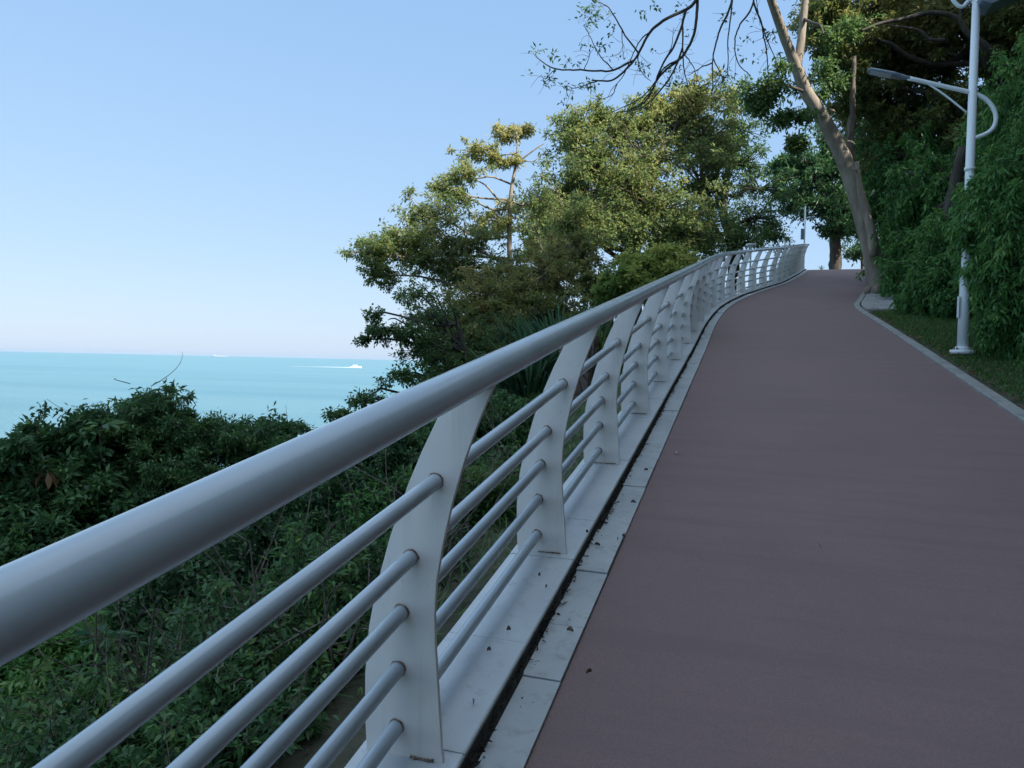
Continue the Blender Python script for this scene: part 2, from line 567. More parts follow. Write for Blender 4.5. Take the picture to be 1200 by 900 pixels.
arc = np.r_[0, np.cumsum(np.linalg.norm(np.diff(LE, axis=0), axis=1))]
a0 = np.interp(1.95, LE[:, 1], arc)
for k in range(-2, 40):
    s = a0+k*1.475
    if s > arc[IEND]-.1: break
    ix = int(np.argmin(np.abs(arc-s)))
    y = np.interp(s, arc, LE[:, 1]); x = np.interp(s, arc, LE[:, 0])
    nv = np.array([*LN[ix], 0]); tv = np.array([*LT[ix], 0]); up = np.array([0, 0, 1.])
    zb = float(path_z(y))+.061
    o = np.array([x, y, zb])
    outl = [(p, h-(.004 if h == 0 else 0)) for h, p in EDGE_IN+EDGE_OUT]
    po = MB().prism(outl, .016, o, [nv, up, tv]).build('post', M['paint'], rail, .0025)
    if 0 <= k < 5:
        for h, oo in BARS:
            q = o+nv*oo+up*h
            th = np.linspace(0, 2*math.pi, 15)[:-1]
            for sg in (-1,):
                ring = MB()
                slope = np.array([0, 1, G]); slope /= np.linalg.norm(slope)
                e1 = nv; e2 = np.cross(slope, e1)
                ro = .0240+.0045*rng.random(14)**2
                ri = np.full(14, .0222)
                c0 = q-tv*.0085-np.array([0, 0, G])*.0085
                A = [c0+e1*math.cos(t)*r+e2*math.sin(t)*r for t, r in zip(th, ri)]
                A2 = [c0-slope*.005+e1*math.cos(t)*r+e2*math.sin(t)*r for t, r in zip(th, ri+.0012)]
                B = [c0+slope*.001+e1*math.cos(t)*r+e2*math.sin(t)*r for t, r in zip(th, ro)]
                ring.add(A+A2+B, [(14+i, 14+(i+1) % 14, 28+(i+1) % 14, 28+i) for i in range(14)])
                ring.build('weld_ring', M['rust'], po)
    if -1 <= k < 8:
        tt = np.linspace(.235, .30+.1*rng.random(), 16)
        MB().tube([o+nv*a_-tv*(.010+.003*rng.random())+up*(.001+.003*rng.random()) for a_ in tt], .0015+.0030*rng.random(16), 6, True, .3).build('weld_bead', M['rust'], po)

# ------------------------------------------------------------------ foliage


class Leaves:
    def __init__(s):
        s.p = []; s.a = []; s.n = []; s.l = []; s.w = []; s.t = []

    def add(s, pos, axis, nrm, length, width, tint):
        n = len(pos)
        s.p.append(pos); s.a.append(axis); s.n.append(nrm)
        s.l.append(np.broadcast_to(length, (n,))); s.w.append(np.broadcast_to(width, (n,))); s.t.append(np.broadcast_to(tint, (n,)))

    def build(s, name, mat, parent=None, blade=False):
        p = np.vstack(s.p); a = unit(np.vstack(s.a)); nn = np.vstack(s.n)
        l = np.concatenate(s.l)[:, None]; w = np.concatenate(s.w)[:, None]; t = np.concatenate(s.t)
        side = unit(np.cross(a, nn)); nn = np.cross(side, a)
        N = len(p)
        if blade:      # long arching blade: three quads
            V = np.empty((N, 8, 3)); dn = np.array([0, 0, -1.])
            for k, (f, wf, dr) in enumerate([(0, .55, 0), (.4, 1, .02), (.75, .75, .14), (1, .08, .34)]):
                c = p+a*l*f+dn*l*dr
                V[:, 2*k] = c+side*w*wf/2; V[:, 2*k+1] = c-side*w*wf/2
            q = np.array([[0, 1, 3, 2], [2, 3, 5, 4], [4, 5, 7, 6]]); nv = 8
        else:          # pointed leaf folded along its midrib and bent down at the tip
            V = np.empty((N, 4, 3))
            V[:, 0] = p
            V[:, 1] = p+a*l*.48+side*w/2+nn*w*.18
            V[:, 2] = p+a*l-nn*l*.14
            V[:, 3] = p+a*l*.48-side*w/2+nn*w*.18
            q = np.array([[0, 3, 2, 1]]); nv = 4
        m_ = len(q)
        me = bpy.data.meshes.new(name)
        if parent is not None: V = V-np.array(parent_loc(parent))
        me.vertices.add(N*nv); me.vertices.foreach_set('co', V.astype(np.float32).ravel())
        idx = (np.arange(N)[:, None, None]*nv+q[None]).reshape(-1)
        me.loops.add(len(idx)); me.loops.foreach_set('vertex_index', idx.astype(np.int32))
        me.polygons.add(N*m_)
        me.polygons.foreach_set('loop_start', np.arange(N*m_, dtype=np.int32)*4)
        me.update(calc_edges=True)
        at_ = me.attributes.new('tint', 'FLOAT', 'FACE')
        at_.data.foreach_set('value', np.repeat(np.clip(t, 0, 1), m_).astype(np.float32))
        me.materials.append(mat)
        o = bpy.data.objects.new(name, me); COL.objects.link(o)
        if parent is not None: o.parent = parent
        return o


def sprays(lv, wood, c, r, ntw, nlf, ll, lw, tint, droop=.25, upb=.15, tw=.006, jitter=.5, start=.25, twigs=True, tvar=.16, spread=1.2, down=.15):
    """leafy twigs radiating from c inside an ellipsoid r"""
    r = np.asarray(r)
    d = unit(rng.normal(size=(ntw, 3))+np.array([0, 0, upb]))
    e = c+d*r*(.2+1.1*rng.random((ntw, 1)))*np.where(rng.random((ntw, 1)) < .16, 1.55, 1.)
    b0 = c+d*r*.08*rng.random((ntw, 1))
    mid = (b0+e)/2+rng.normal(size=(ntw, 3))*r*.16+np.array([0, 0, .12])*r
    e = e-np.array([0, 0, 1.])*droop*r[2]*rng.random((ntw, 1))
    t = start+(1-start)*rng.random((ntw, nlf, 1))
    B0, Mm, E = b0[:, None], mid[:, None], e[:, None]
    pos = B0*(1-t)**2+2*Mm*t*(1-t)+E*t*t
    tan = unit(2*(Mm-B0)*(1-t)+2*(E-Mm)*t)
    perp = unit(np.cross(tan, rng.normal(size=tan.shape)))
    ax = unit(tan*.55+perp*(.5+jitter*rng.random(t.shape))+np.array([0, 0, -down]))
    pos = pos+perp*ll*.25*spread*rng.random(t.shape)+rng.normal(size=pos.shape)*ll*.3*spread
    nrm = unit(np.array([0, 0, 1.])+rng.normal(size=tan.shape)*.65)
    n = ntw*nlf
    L = ll*(.55+.75*rng.random(n)); W = lw*(.6+.7*rng.random(n))
    if down > .5: L = L*np.where(rng.random(n) < .16, 1.9, 1.); tvar = .24
    tt = tint+tvar*rng.normal(size=n)+np.repeat(.08*rng.normal(size=ntw), nlf)
    lv.add(pos.reshape(-1, 3), ax.reshape(-1, 3), nrm.reshape(-1, 3), L, W, tt)
    if twigs and wood is not None:
        tk = np.linspace(0, 1, 5)[None, :, None]
        wood.twigs(B0*(1-tk)**2+2*Mm*tk*(1-tk)+E*tk*tk, np.linspace(tw, tw*.35, 5))


def limb(wood, a, b, ra, rb, sag=.15, k=7, n=8):
    a = np.asarray(a); b = np.asarray(b); d = np.linalg.norm(b-a)
    m1 = a*.62+b*.38+rng.normal(size=3)*d*.06+np.array([0, 0, -sag*d*.4]); m2 = a*.25+b*.75+rng.normal(size=3)*d*.06+np.array([0, 0, sag*d*.2])
    P = spline([a, m1, m2, b], n)
    wood.tube(P, np.linspace(ra, rb, n), k, False, .04)
    return P


def plant(name, label, cat, base, trunk, clumps, leafm, barkm, ll, lw, depth_scale=1., group=None, limb_r=.05, dens=1., subs=7, sub_r=.42,
          ntw=26, nlf=26, droop=.25, twigs=True, tw=.006, upb=.15, blade=False, extra=None, crown_name='crown', shell=.75, start=.25, tvar=.16, limbs=True, hang=False):
    """trunk: [(point, radius)...]; clumps: [(centre, radii, tint)...]"""
    root = empty(name, base, label, cat, group)
    wood = MB(); lv = Leaves()
    tp = np.array([p for p, _ in trunk]); tr = [r for _, r in trunk]
    n = max(8, len(tp)*4)
    TP = spline(tp, n); TR = np.interp(np.linspace(0, 1, n), np.linspace(0, 1, len(tr)), tr)
    wood.tube(TP, TR, 12, True, .05)
    for cl in clumps:
        c, r, tint = np.asarray(cl[0]), np.asarray(cl[1]), cl[2]
        dn = cl[3] if len(cl) > 3 else 1.
        # leave the trunk a little below the clump
        d = np.linalg.norm(TP-c, axis=1)+np.where(TP[:, 2] > c[2]-.1*r[2], 3, 0)
        j = int(np.argmin(d))
        if limbs:
            limb(wood, TP[j], c, min(TR[j]*.6, limb_r), limb_r*.35)
        # many small leafy branchlets, thinning out towards the edge
        ns = max(8, int(round(subs*dn*6)))
        off = rng.normal(size=(ns, 3))*.46
        ol = np.linalg.norm(off, axis=1, keepdims=True)
        off *= np.minimum(1, 1.35/np.maximum(ol, .01))
        sc = c+off*r*shell/.75
        if limbs:
            tk = np.linspace(0, 1, 5)[None, :, None]
            st = c+off[:, None]*r*.12; en = sc[:, None]
            md = (st+en)/2+rng.normal(size=(ns, 1, 3))*r*.10+np.array([0, 0, .06])*r
            wood.twigs(st*(1-tk)**2+2*md*tk*(1-tk)+en*tk*tk, np.linspace(limb_r*.28, limb_r*.10, 5))
        rm = float(np.mean(r)); asp = np.array([.75, .75, 1.5]) if hang else np.array([1.2, 1.2, .62])
        for q in range(ns):
            sr = min(rm*sub_r*.6, r[2]*.9)*(.6+.8*rng.random())*asp
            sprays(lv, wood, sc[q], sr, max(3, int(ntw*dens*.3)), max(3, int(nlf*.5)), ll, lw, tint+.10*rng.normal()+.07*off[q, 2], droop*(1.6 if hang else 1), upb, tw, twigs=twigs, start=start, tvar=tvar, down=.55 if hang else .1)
    if extra: extra(wood, lv)
    wood.build('trunk' if cat == 'tree' else 'stems', barkm, root)
    lv.build(crown_name if cat == 'tree' else 'foliage', leafm, root, blade)
    return root


def cpx(px, py, d, rx, ry=None, tint=.4, dn=1., rdepth=None):
    """a crown clump given by its place and size in the photograph and its distance"""
    ry = ry or rx
    k = d/F
    return (at(px, py, d), (rx*k, (rdepth or (rx+ry)/2)*k, ry*k), tint, dn)


def gz(p): return float(ground_z(p[0], p[1]))


def on_ground(px, py, d):
    p = at(px, py, d); return np.array([p[0], p[1], gz(p)])


# ---- leaning smooth-barked tree beside the path, right
D = 18.6
tb = at(1029, 351, D); tb[2] = gz(tb)+.02
root = empty('leaning_tree', tb, 'smooth brown tree with a forked top leaning over the path from the grey paving', 'tree')
w = MB()
main = [(at(1030, 354, D), .31), (at(1027, 335, D), .25), (at(1020, 290, D), .235), (at(1007, 240, D-.05), .225), (at(990, 190, D-.1), .21), (at(968, 145, D-.2), .19), (at(945, 108, D-.3), .165), (at(934, 80, D-.4), .155)]
P = spline([p for p, _ in main], 40)
w.tube(P, np.interp(np.linspace(0, 1, 40), np.linspace(0, 1, len(main)), [r*.9 for _, r in main]), 18, True, .025)
# root flare
for a in np.linspace(0, 2*math.pi, 8)[:-1]:
    q = tb+np.array([math.cos(a), math.sin(a), 0])*.31
    q[2] = tb[2]-.05
    w.tube(spline([P[3]+np.array([math.cos(a), math.sin(a), 0])*.1, tb+np.array([math.cos(a), math.sin(a), 0])*.24+np.array([0, 0, .14]), q], 6), [.12, .11, .10, .09, .06, .03], 8, True, .05)
# fork
wl = spline([at(934, 82, D-.4), at(921, 48, D-.7), at(905, 4, D-1.2), at(885, -50, D-2.2), at(856, -95, D-4)], 16)
w.tube(wl, np.linspace(.13, .06, 16), 12, False, .03)
wr = spline([at(933, 84, D-.4), at(939, 45, D-.4), at(944, 0, D-.3), at(955, -60, D), at(975, -120, D+.3)], 14)
w.tube(wr, np.linspace(.11, .05, 14), 12, False, .03)
w.build('trunk', M['bark_smooth'], root)
# second stem hugging the trunk, and the dead stub above it
w = MB()
w.tube(spline([at(1024, 300, D-.32), at(1018, 262, D-.3), at(1008, 225, D-.25), at(1003, 190, D-.2)], 12), np.linspace(.10, .07, 12), 10, True, .06)
w.build('side_stem', M['bark_smooth'], root)
w = MB()
w.tube(spline([at(996, 205, D+.2), at(997, 165, D+.25), at(999, 120, D+.3), at(1001, 66, D+.3)], 18), np.linspace(.12, .04, 18), 10, True, .24)
w.build('dead_stub', M['bark_brown'], root)
# peeling bark flakes
for px, py, a in [(972, 128, .6), (979, 140, .8), (985, 157, 1), (993, 165, .5), (995, 182, 1.2), (998, 196, .9), (1024, 222, 2)]:
    c = at(px, py, D-.35); e = CR*math.cos(a)+CU*math.sin(a)*-1
    MB().tube(spline([c, c+e*.1+CF*-.05, c+e*.22+CF*.02+CU*.03], 5), [.01, .028, .03, .02, .005], 5, True).build('bark_flake', M['bark_dead'], root)
# high crown and the thin branches that hang from it
w = MB(); lv = Leaves()
D2 = 12.5
limb(w, wl[-1], at(812, -60, D2), .055, .04)
limb(w, wl[-3], at(858, -40, D2+.5), .045, .03)
limb(w, wl[-4], at(884, -30, D2+1), .04, .025)
hang = [
    ([(812, -60), (816, 0), (775, 26), (759, 44), (743, 73), (722, 95), (696, 97)], .020),
    ([(812, -60), (818, 0), (814, 38), (801, 64), (775, 87), (757, 117), (735, 129)], .020),
    ([(806, 14), (798, 44), (778, 76), (766, 102), (746, 126)], .015),
    ([(801, 29), (801, 74), (807, 104)], .011),
    ([(797, 52), (786, 84), (771, 108), (752, 127), (724, 134)], .012),
    ([(743, 70), (714, 82), (680, 81), (652, 80), (634, 70), (626, 62)], .012),
    ([(750, 55), (731, 33), (711, 6), (696, 2)], .010),
    ([(720, 84), (702, 66), (690, 42), (684, 30)], .007),
    ([(755, 65), (752, 82), (761, 96)], .008), ([(731, 34), (731, 70)], .006), ([(700, 97), (676, 104), (662, 100)], .007),
    ([(858, -40), (857, 0), (842, 35), (834, 70), (833, 105)], .015),
    ([(860, -40), (858, 0), (854, 44), (854, 92)], .012),
    ([(833, 70), (820, 79), (808, 89)], .008), ([(834, 70), (843, 88), (836, 105)], .007), ([(856, 86), (846, 98), (838, 104)], .006),
    ([(886, -30), (883, 6), (868, 28), (861, 48), (865, 72), (880, 88)], .012),
    ([(883, 6), (892, 34), (898, 62), (899, 100)], .012), ([(883, 6), (894, 40), (909, 74)], .010), ([(889, -10), (890, 30)], .006),
    ([(790, 66), (772, 78), (760, 100), (742, 118), (716, 131)], .010), ([(766, 36), (748, 52), (730, 88), (714, 104)], .008), ([(801, 60), (812, 76), (818, 98)], .007), ([(723, 94), (716, 108), (700, 116)], .006),
    ([(652, 80), (640, 92), (634, 88)], .005), ([(684, 81), (690, 68), (693, 55)], .005), ([(775, 60), (785, 48), (789, 30)], .006),
]
hung = []
for pts, r in hang:
    d_ = D2+rng.normal()*.05
    P = spline([at(x, y, d_+.04*i) for i, (x, y) in enumerate(pts)], 6*len(pts))
    P += np.cumsum(rng.normal(size=P.shape)*.004, axis=0)
    if hung and r < .0195 and pts[0][1] > -25:
        A_ = np.vstack(hung); dd_ = np.linalg.norm(A_-P[0], axis=1); j_ = int(np.argmin(dd_))
        if dd_[j_] < .6:
            P += (A_[j_]-P[0])*np.linspace(1, 0, len(P))[:, None]
    hung.append(P)
    w.tube(P, np.linspace(r*1.55, r*.6, len(P)), 6, True)
    for q in range(4):
        j = rng.integers(len(P)//3, len(P)); e = P[j]+unit(rng.normal(size=3)+np.array([-.3, 0, -.5]))*.28
        w.tube(spline([P[j], (P[j]+e)/2+rng.normal(size=3)*.03, e], 5), np.linspace(.004, .0025, 5), 3, False)
        if rng.random() < .4:
            sprays(lv, None, e, (.08, .08, .05), 2, 3, .075, .03, .3, twigs=False, start=.1)
for x, y, r, n in [(696, 12, 20, 16), (690, 20, 14, 10), (768, 8, 10, 5), (752, 12, 9, 5), (703, 55, 12, 8), (648, 64, 10, 6), (640, 92, 13, 12), (662, 102, 10, 8), (690, 98, 14, 10), (665, 74, 9, 5), (752, 80, 8, 6), (790, 84, 12, 9), (630, 60, 8, 5), (852, 22, 9, 6), (846, 90, 14, 9), (800, 4, 6, 4), (905, 38, 10, 10), (912, 62, 5, 2), (870, 66, 6, 3), (788, 95, 10, 6), (745, 126, 10, 8), (684, 30, 8, 5), (720, 30, 8, 3)]:
    k = D2/F
    sprays(lv, w, at(x, y, D2), (r*k*.9, r*k*.9, r*k*.55), max(2, int(n*.7)), 4, .095, .034, .3, tw=.003, start=.2)
for x, y, r, dd in [(905, 98, 26, 17), (925, 128, 22, 17), (890, 118, 14, 17), (935, 165, 10, 18), (988, 40, 26, 18), (975, 100, 24, 19), (925, -40, 60, 17), (820, -110, 70, 14), (960, -60, 70, 18), (880, -130, 80, 15)]:
    k = dd/F
    for _ in range(5):
        sprays(lv, w, at(x+rng.normal()*r*.5, y+rng.normal()*r*.4, dd), (r*k*.7, r*k*.7, r*k*.5), 16, 14, .12, .05, .45, tw=.004)
limb(w, at(945, 108, D-.3), at(908, 100, 17), .04, .02); limb(w, wr[5], at(965, 40, 17), .04, .02)
w.build('branches', M['bark_dark'], root)
lv.build('crown', M['leaf_mid'], root)

# ---- centre: big pale tree behind the railing
def T(px, py, d, r): return (at(px, py, d), r)


bp = on_ground(745, 330, 25)
plant('broad_tree', 'broad sunlit olive tree behind the middle of the railing, tallest crown left of the path', 'tree', bp,
      [(bp, .3), T(742, 300, 25, .25), T(750, 250, 25, .2), T(765, 205, 25, .14), T(780, 165, 25, .09)],
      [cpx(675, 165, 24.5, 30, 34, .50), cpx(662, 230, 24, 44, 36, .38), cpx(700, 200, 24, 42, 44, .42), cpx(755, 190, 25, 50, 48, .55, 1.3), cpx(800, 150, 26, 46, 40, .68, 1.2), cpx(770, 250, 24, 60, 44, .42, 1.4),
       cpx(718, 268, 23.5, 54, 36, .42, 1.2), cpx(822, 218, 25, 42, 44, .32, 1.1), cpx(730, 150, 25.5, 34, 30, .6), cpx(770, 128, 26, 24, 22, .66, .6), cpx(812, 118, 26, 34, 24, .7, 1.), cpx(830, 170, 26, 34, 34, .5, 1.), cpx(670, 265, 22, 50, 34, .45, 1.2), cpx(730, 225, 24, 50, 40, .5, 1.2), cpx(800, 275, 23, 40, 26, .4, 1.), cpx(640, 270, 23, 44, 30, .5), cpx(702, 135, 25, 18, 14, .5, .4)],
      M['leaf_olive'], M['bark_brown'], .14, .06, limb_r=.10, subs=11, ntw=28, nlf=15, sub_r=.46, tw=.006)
bp = on_ground(862, 300, 30)
plant('airy_tree', 'dark airy green tree with sky gaps rising behind the bend of the railing', 'tree', bp,
      [(bp, .26), T(858, 285, 30, .22), T(848, 250, 30, .17), T(852, 205, 30, .12), T(858, 150, 30, .07)],
      [cpx(858, 118, 30, 30, 24, .42, .8), cpx(868, 152, 30, 30, 26, .32, .8), cpx(845, 175, 30, 32, 26, .4, .8), cpx(872, 192, 30, 32, 22, .3, .9), cpx(890, 222, 30, 34, 18, .34, .8), cpx(832, 262, 29, 40, 24, .38, .8), cpx(880, 258, 30, 44, 24, .45, 1.1), cpx(905, 275, 31, 26, 22, .4, .8), cpx(860, 285, 29, 42, 16, .5, 1.), cpx(815, 290, 28, 36, 18, .46, .9)],
      M['leaf_mid'], M['bark_dark'], .15, .06, limb_r=.09, subs=8, ntw=22, nlf=13, sub_r=.5, tw=.006)
# ---- slender pale-topped tree
bp = on_ground(598, 400, 16)
plant('slender_tree', 'slender tree with thin bare trunk and flat pale yellow leaf pads at its top', 'tree', bp,
      [(bp, .085), T(600, 380, 16, .075), T(598, 330, 16, .06), T(597, 270, 16, .048), T(599, 225, 16, .038), T(605, 190, 16, .03), T(607, 160, 16, .013)],
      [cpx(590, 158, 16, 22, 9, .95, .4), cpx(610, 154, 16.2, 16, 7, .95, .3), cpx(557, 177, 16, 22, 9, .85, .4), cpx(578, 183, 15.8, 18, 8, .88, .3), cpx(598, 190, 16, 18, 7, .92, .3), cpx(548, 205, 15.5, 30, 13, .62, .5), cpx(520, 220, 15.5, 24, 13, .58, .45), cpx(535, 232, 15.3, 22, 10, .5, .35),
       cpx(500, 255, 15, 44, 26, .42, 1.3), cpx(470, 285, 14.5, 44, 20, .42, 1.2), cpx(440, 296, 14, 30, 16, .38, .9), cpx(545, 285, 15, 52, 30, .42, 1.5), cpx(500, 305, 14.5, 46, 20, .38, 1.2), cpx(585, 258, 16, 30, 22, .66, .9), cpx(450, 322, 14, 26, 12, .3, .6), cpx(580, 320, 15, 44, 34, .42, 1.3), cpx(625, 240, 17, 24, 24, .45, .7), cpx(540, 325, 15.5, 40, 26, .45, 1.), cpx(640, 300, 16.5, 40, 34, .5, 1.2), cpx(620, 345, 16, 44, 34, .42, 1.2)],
      M['leaf_olive'], M['bark_smooth'], .08, .034, limb_r=.036, subs=8, ntw=24, nlf=14, sub_r=.46, tw=.004,
      extra=lambda w, lv: (limb(w, at(603, 196, 16), at(638, 168, 16), .025, .008), limb(w, at(612, 188, 16), at(640, 180, 16), .012, .005), limb(w, at(598, 240, 16), at(560, 212, 15.8), .03, .012)))
# ---- sparse dark branches in front of the sea
bp = on_ground(560, 470, 11)
plant('sparse_tree', 'sparse dark tree with bare twiggy branches reaching left in front of the sea', 'tree', bp,
      [(bp, .08), T(560, 450, 11, .07), T(548, 415, 11, .055), T(535, 380, 11, .035)],
      [cpx(500, 372, 11, 34, 20, .25, .5), cpx(472, 392, 10.6, 34, 13, .2, .7), cpx(446, 388, 10.5, 20, 8, .2, .4), cpx(500, 412, 10.6, 38, 18, .22, .9), cpx(520, 440, 10.5, 44, 22, .3, 1.3), cpx(470, 440, 10.2, 34, 13, .25, .6), cpx(550, 400, 11.5, 44, 34, .32, 1.2), cpx(485, 345, 11.5, 30, 14, .5, .5), cpx(432, 470, 10, 26, 10, .2, .4), cpx(400, 487, 9.6, 22, 9, .2, .4), cpx(580, 430, 11, 40, 24, .34, 1.2), cpx(425, 398, 10.5, 9, 5, .15, .15), cpx(440, 368, 10.5, 14, 7, .15, .2)],
      M['leaf_mid'], M['bark_dark'], .062, .028, limb_r=.03, subs=9, ntw=16, nlf=15, sub_r=.45, tw=.0035, droop=.5,
      extra=lambda w, lv: [limb(w, at(548, 415, 11), at(x, y, 10.8), .022, .006, .1) for x, y in [(470, 352), (490, 330), (455, 375), (510, 345), (480, 365), (520, 350)]])
# ---- mid-slope shrubs behind the railing
bp = on_ground(570, 430, 13)
plant('brown_shrub', 'brownish olive shrub with dry twigs below the slender tree', 'shrub', bp, [(bp, .07), T(575, 400, 13, .05), T(580, 370, 13, .03)],
      [cpx(560, 360, 13, 44, 34, .6, 1.3), cpx(605, 345, 13.5, 44, 34, .55, 1.3), cpx(590, 392, 12.5, 50, 30, .4, 1.3), cpx(640, 320, 14, 40, 34, .6, 1.2), cpx(680, 300, 15, 36, 30, .45, 1.1), cpx(520, 390, 12.5, 40, 34, .45, 1.1), cpx(640, 370, 13, 50, 34, .35, 1.3), cpx(560, 420, 11.5, 50, 30, .3, 1.3), cpx(700, 345, 14, 36, 26, .3, 1.1)],
      M['leaf_gold'], M['bark_brown'], .07, .03, limb_r=.035, subs=11, ntw=24, nlf=22, sub_r=.36, tw=.005)


def blades(name, label, cat, base, n, length, width, spread, mat, tint=.45, group=None, up=.9):
    root = empty(name, base, label, cat, group)
    lv = Leaves()
    a = rng.random(n)*2*math.pi
    rad = np.abs(rng.normal(size=n))*spread
    pos = np.asarray(base)+np.c_[np.cos(a)*rad*.3, np.sin(a)*rad*.3, rng.random(n)*length*.25]
    ax = np.c_[np.cos(a)*(.25+.5*rng.random(n)), np.sin(a)*(.25+.5*rng.random(n)), up*(.5+.6*rng.random(n))]
    L = length*(.55+.6*rng.random(n))
    lv.add(pos, ax, np.c_[-np.cos(a), -np.sin(a), np.full(n, .6)], L, width*(.6+.6*rng.random(n)), tint+.2*rng.normal(size=n))
    lv.build('leaf_blades', mat, root, True)
    return root


p = on_ground(655, 400, 12)
blades('reed_clump', 'tall bluish green clump of arching reed blades just behind the railing', 'reeds', p, 1300, 1.5, .03, 1.3, M['leaf_blue'], .5)
p = on_ground(622, 410, 11)
blades('reed_clump', 'shorter bluish green reed clump left of the taller one', 'reeds', p, 600, 1.2, .028, 1.0, M['leaf_blue'], .45)
p = on_ground(700, 380, 11.5)
blades('reed_clump', 'yellow green reed clump close to the railing, below the yellow shrub', 'reeds', p, 700, 1.0, .022, 1.0, M['grass'], .75)
bp = on_ground(770, 345, 12)
plant('yellow_shrub', 'bright yellow green leafy shrub just above the handrail', 'shrub', bp, [(bp, .05), T(770, 330, 12, .04), T(768, 312, 12, .02)],
      [cpx(750, 314, 12, 26, 16, .55, 1.2), cpx(782, 304, 12.3, 28, 14, .7, 1.2), cpx(742, 336, 11.5, 30, 18, .35, 1.2), cpx(770, 325, 12, 34, 16, .5, 1.3), cpx(722, 340, 11.5, 26, 18, .2, 1.0), cpx(798, 312, 12.5, 16, 10, .8, .9)],
      M['leaf_yellow'], M['bark_brown'], .075, .042, limb_r=.025, subs=11, ntw=26, nlf=20, sub_r=.4, tw=.003)
# ---- trees beyond the crest
bp = on_ground(979, 306, 44)
plant('dark_tree', 'dark round tree with a short thick trunk beyond the crest of the path', 'tree', bp,
      [(bp, .38), T(979, 300, 44, .34), T(978, 275, 44, .3), T(972, 235, 44, .2), T(968, 200, 44, .12)],
      [cpx(950, 205, 44, 38, 30, .28, 1.2), cpx(990, 195, 44, 40, 34, .3, 1.2), cpx(975, 165, 45, 36, 26, .35, 1.1), cpx(965, 240, 43, 34, 22, .2, 1.1), cpx(1000, 250, 43, 36, 22, .2, 1.2), cpx(930, 232, 44, 24, 16, .25, .8), cpx(1010, 225, 44, 34, 30, .28, 1.), cpx(918, 200, 45, 20, 18, .3, .7), cpx(984, 268, 43, 22, 10, .15, .8)],
      M['leaf_dark'], M['bark_dark'], .24, .11, limb_r=.15, subs=9, ntw=20, nlf=18, sub_r=.38, tw=.012)
bp = on_ground(1012, 305, 48)
plant('far_shrub', 'low dark shrub beyond the crest, right of the dark tree trunk', 'shrub', bp, [(bp, .12), T(1010, 292, 48, .08)],
      [cpx(1006, 296, 47, 20, 12, .2, 1.), cpx(1018, 285, 48, 20, 16, .25, 1.), cpx(1030, 300, 46, 20, 14, .2, 1.)],
      M['leaf_dark'], M['bark_dark'], .2, .09, limb_r=.06, subs=7, ntw=16, nlf=14, tw=.008)
# ---- big trees on the right bank
bp = on_ground(1150, 250, 22)
plant('bank_tree', 'large tree with dark curved limbs and golden brown leaves above the street lamp', 'tree', bp,
      [(bp, .32), T(1175, 130, 22, .27), T(1150, 60, 22, .22), T(1128, 32, 22, .16), T(1122, 0, 22, .13), T(1130, -60, 22, .1)],
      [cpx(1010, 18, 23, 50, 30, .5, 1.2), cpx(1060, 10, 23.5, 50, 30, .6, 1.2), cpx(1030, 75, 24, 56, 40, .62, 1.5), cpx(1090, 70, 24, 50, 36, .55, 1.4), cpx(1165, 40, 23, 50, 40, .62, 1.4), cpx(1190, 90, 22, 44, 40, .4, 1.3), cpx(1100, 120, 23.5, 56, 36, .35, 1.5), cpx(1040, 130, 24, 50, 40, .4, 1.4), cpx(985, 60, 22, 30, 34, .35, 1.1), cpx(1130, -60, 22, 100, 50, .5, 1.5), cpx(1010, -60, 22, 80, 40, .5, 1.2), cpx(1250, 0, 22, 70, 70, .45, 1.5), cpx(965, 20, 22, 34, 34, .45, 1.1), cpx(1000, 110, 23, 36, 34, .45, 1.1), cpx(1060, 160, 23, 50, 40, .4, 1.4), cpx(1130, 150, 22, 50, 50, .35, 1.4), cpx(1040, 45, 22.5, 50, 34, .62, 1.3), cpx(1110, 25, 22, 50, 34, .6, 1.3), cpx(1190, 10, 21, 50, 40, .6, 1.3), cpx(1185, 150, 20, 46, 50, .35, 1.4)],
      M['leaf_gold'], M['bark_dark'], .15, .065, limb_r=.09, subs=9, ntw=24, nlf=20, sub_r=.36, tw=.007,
      extra=lambda w, lv: [w.tube(spline([at(x, y, 20.5) for x, y in pp], 20), np.linspace(r, r*.4, 20), 8, False, .05) for pp, r in
                           [([(1180, 75), (1150, 50), (1133, 38), (1120, 20), (1090, 15), (1060, 22), (1030, 28), (1010, 36)], .10), ([(1125, 28), (1126, 10), (1130, -10)], .06), ([(1106, 47), (1090, 46), (1078, 36), (1060, 32), (1040, 30)], .06)]])
for (px, py, d, cl, lab, tn) in [
        (1040, 300, 24, [(1050, 180, 24, 50, 44), (1035, 240, 23, 40, 44), (1085, 190, 22, 46, 46), (1060, 290, 22, 40, 36), (1020, 180, 26, 34, 36)], 'dense deep green tree standing behind the leaning trunk', .38),
        (1110, 330, 16, [(1085, 250, 18, 46, 44), (1110, 210, 17, 46, 44), (1090, 310, 16.5, 40, 40), (1125, 280, 15.5, 40, 46), (1065, 330, 18, 30, 26)], 'dense dark green tree on the bank behind the lamp post', .42)]:
    bp = on_ground(px, py, d)
    plant('bank_tree', lab, 'tree', bp, [(bp, .2), (bp+np.array([0, 0, 1.5]), .16), (bp+np.array([.2, 0, 3]), .1)],
          [cpx(a, b_, c_, e, f_, tn, 1.3) for a, b_, c_, e, f_ in cl], M['leaf_lush'], M['bark_dark'], .13, .055, limb_r=.07, subs=11, ntw=24, nlf=20, sub_r=.36, tw=.005, droop=.6, hang=True)
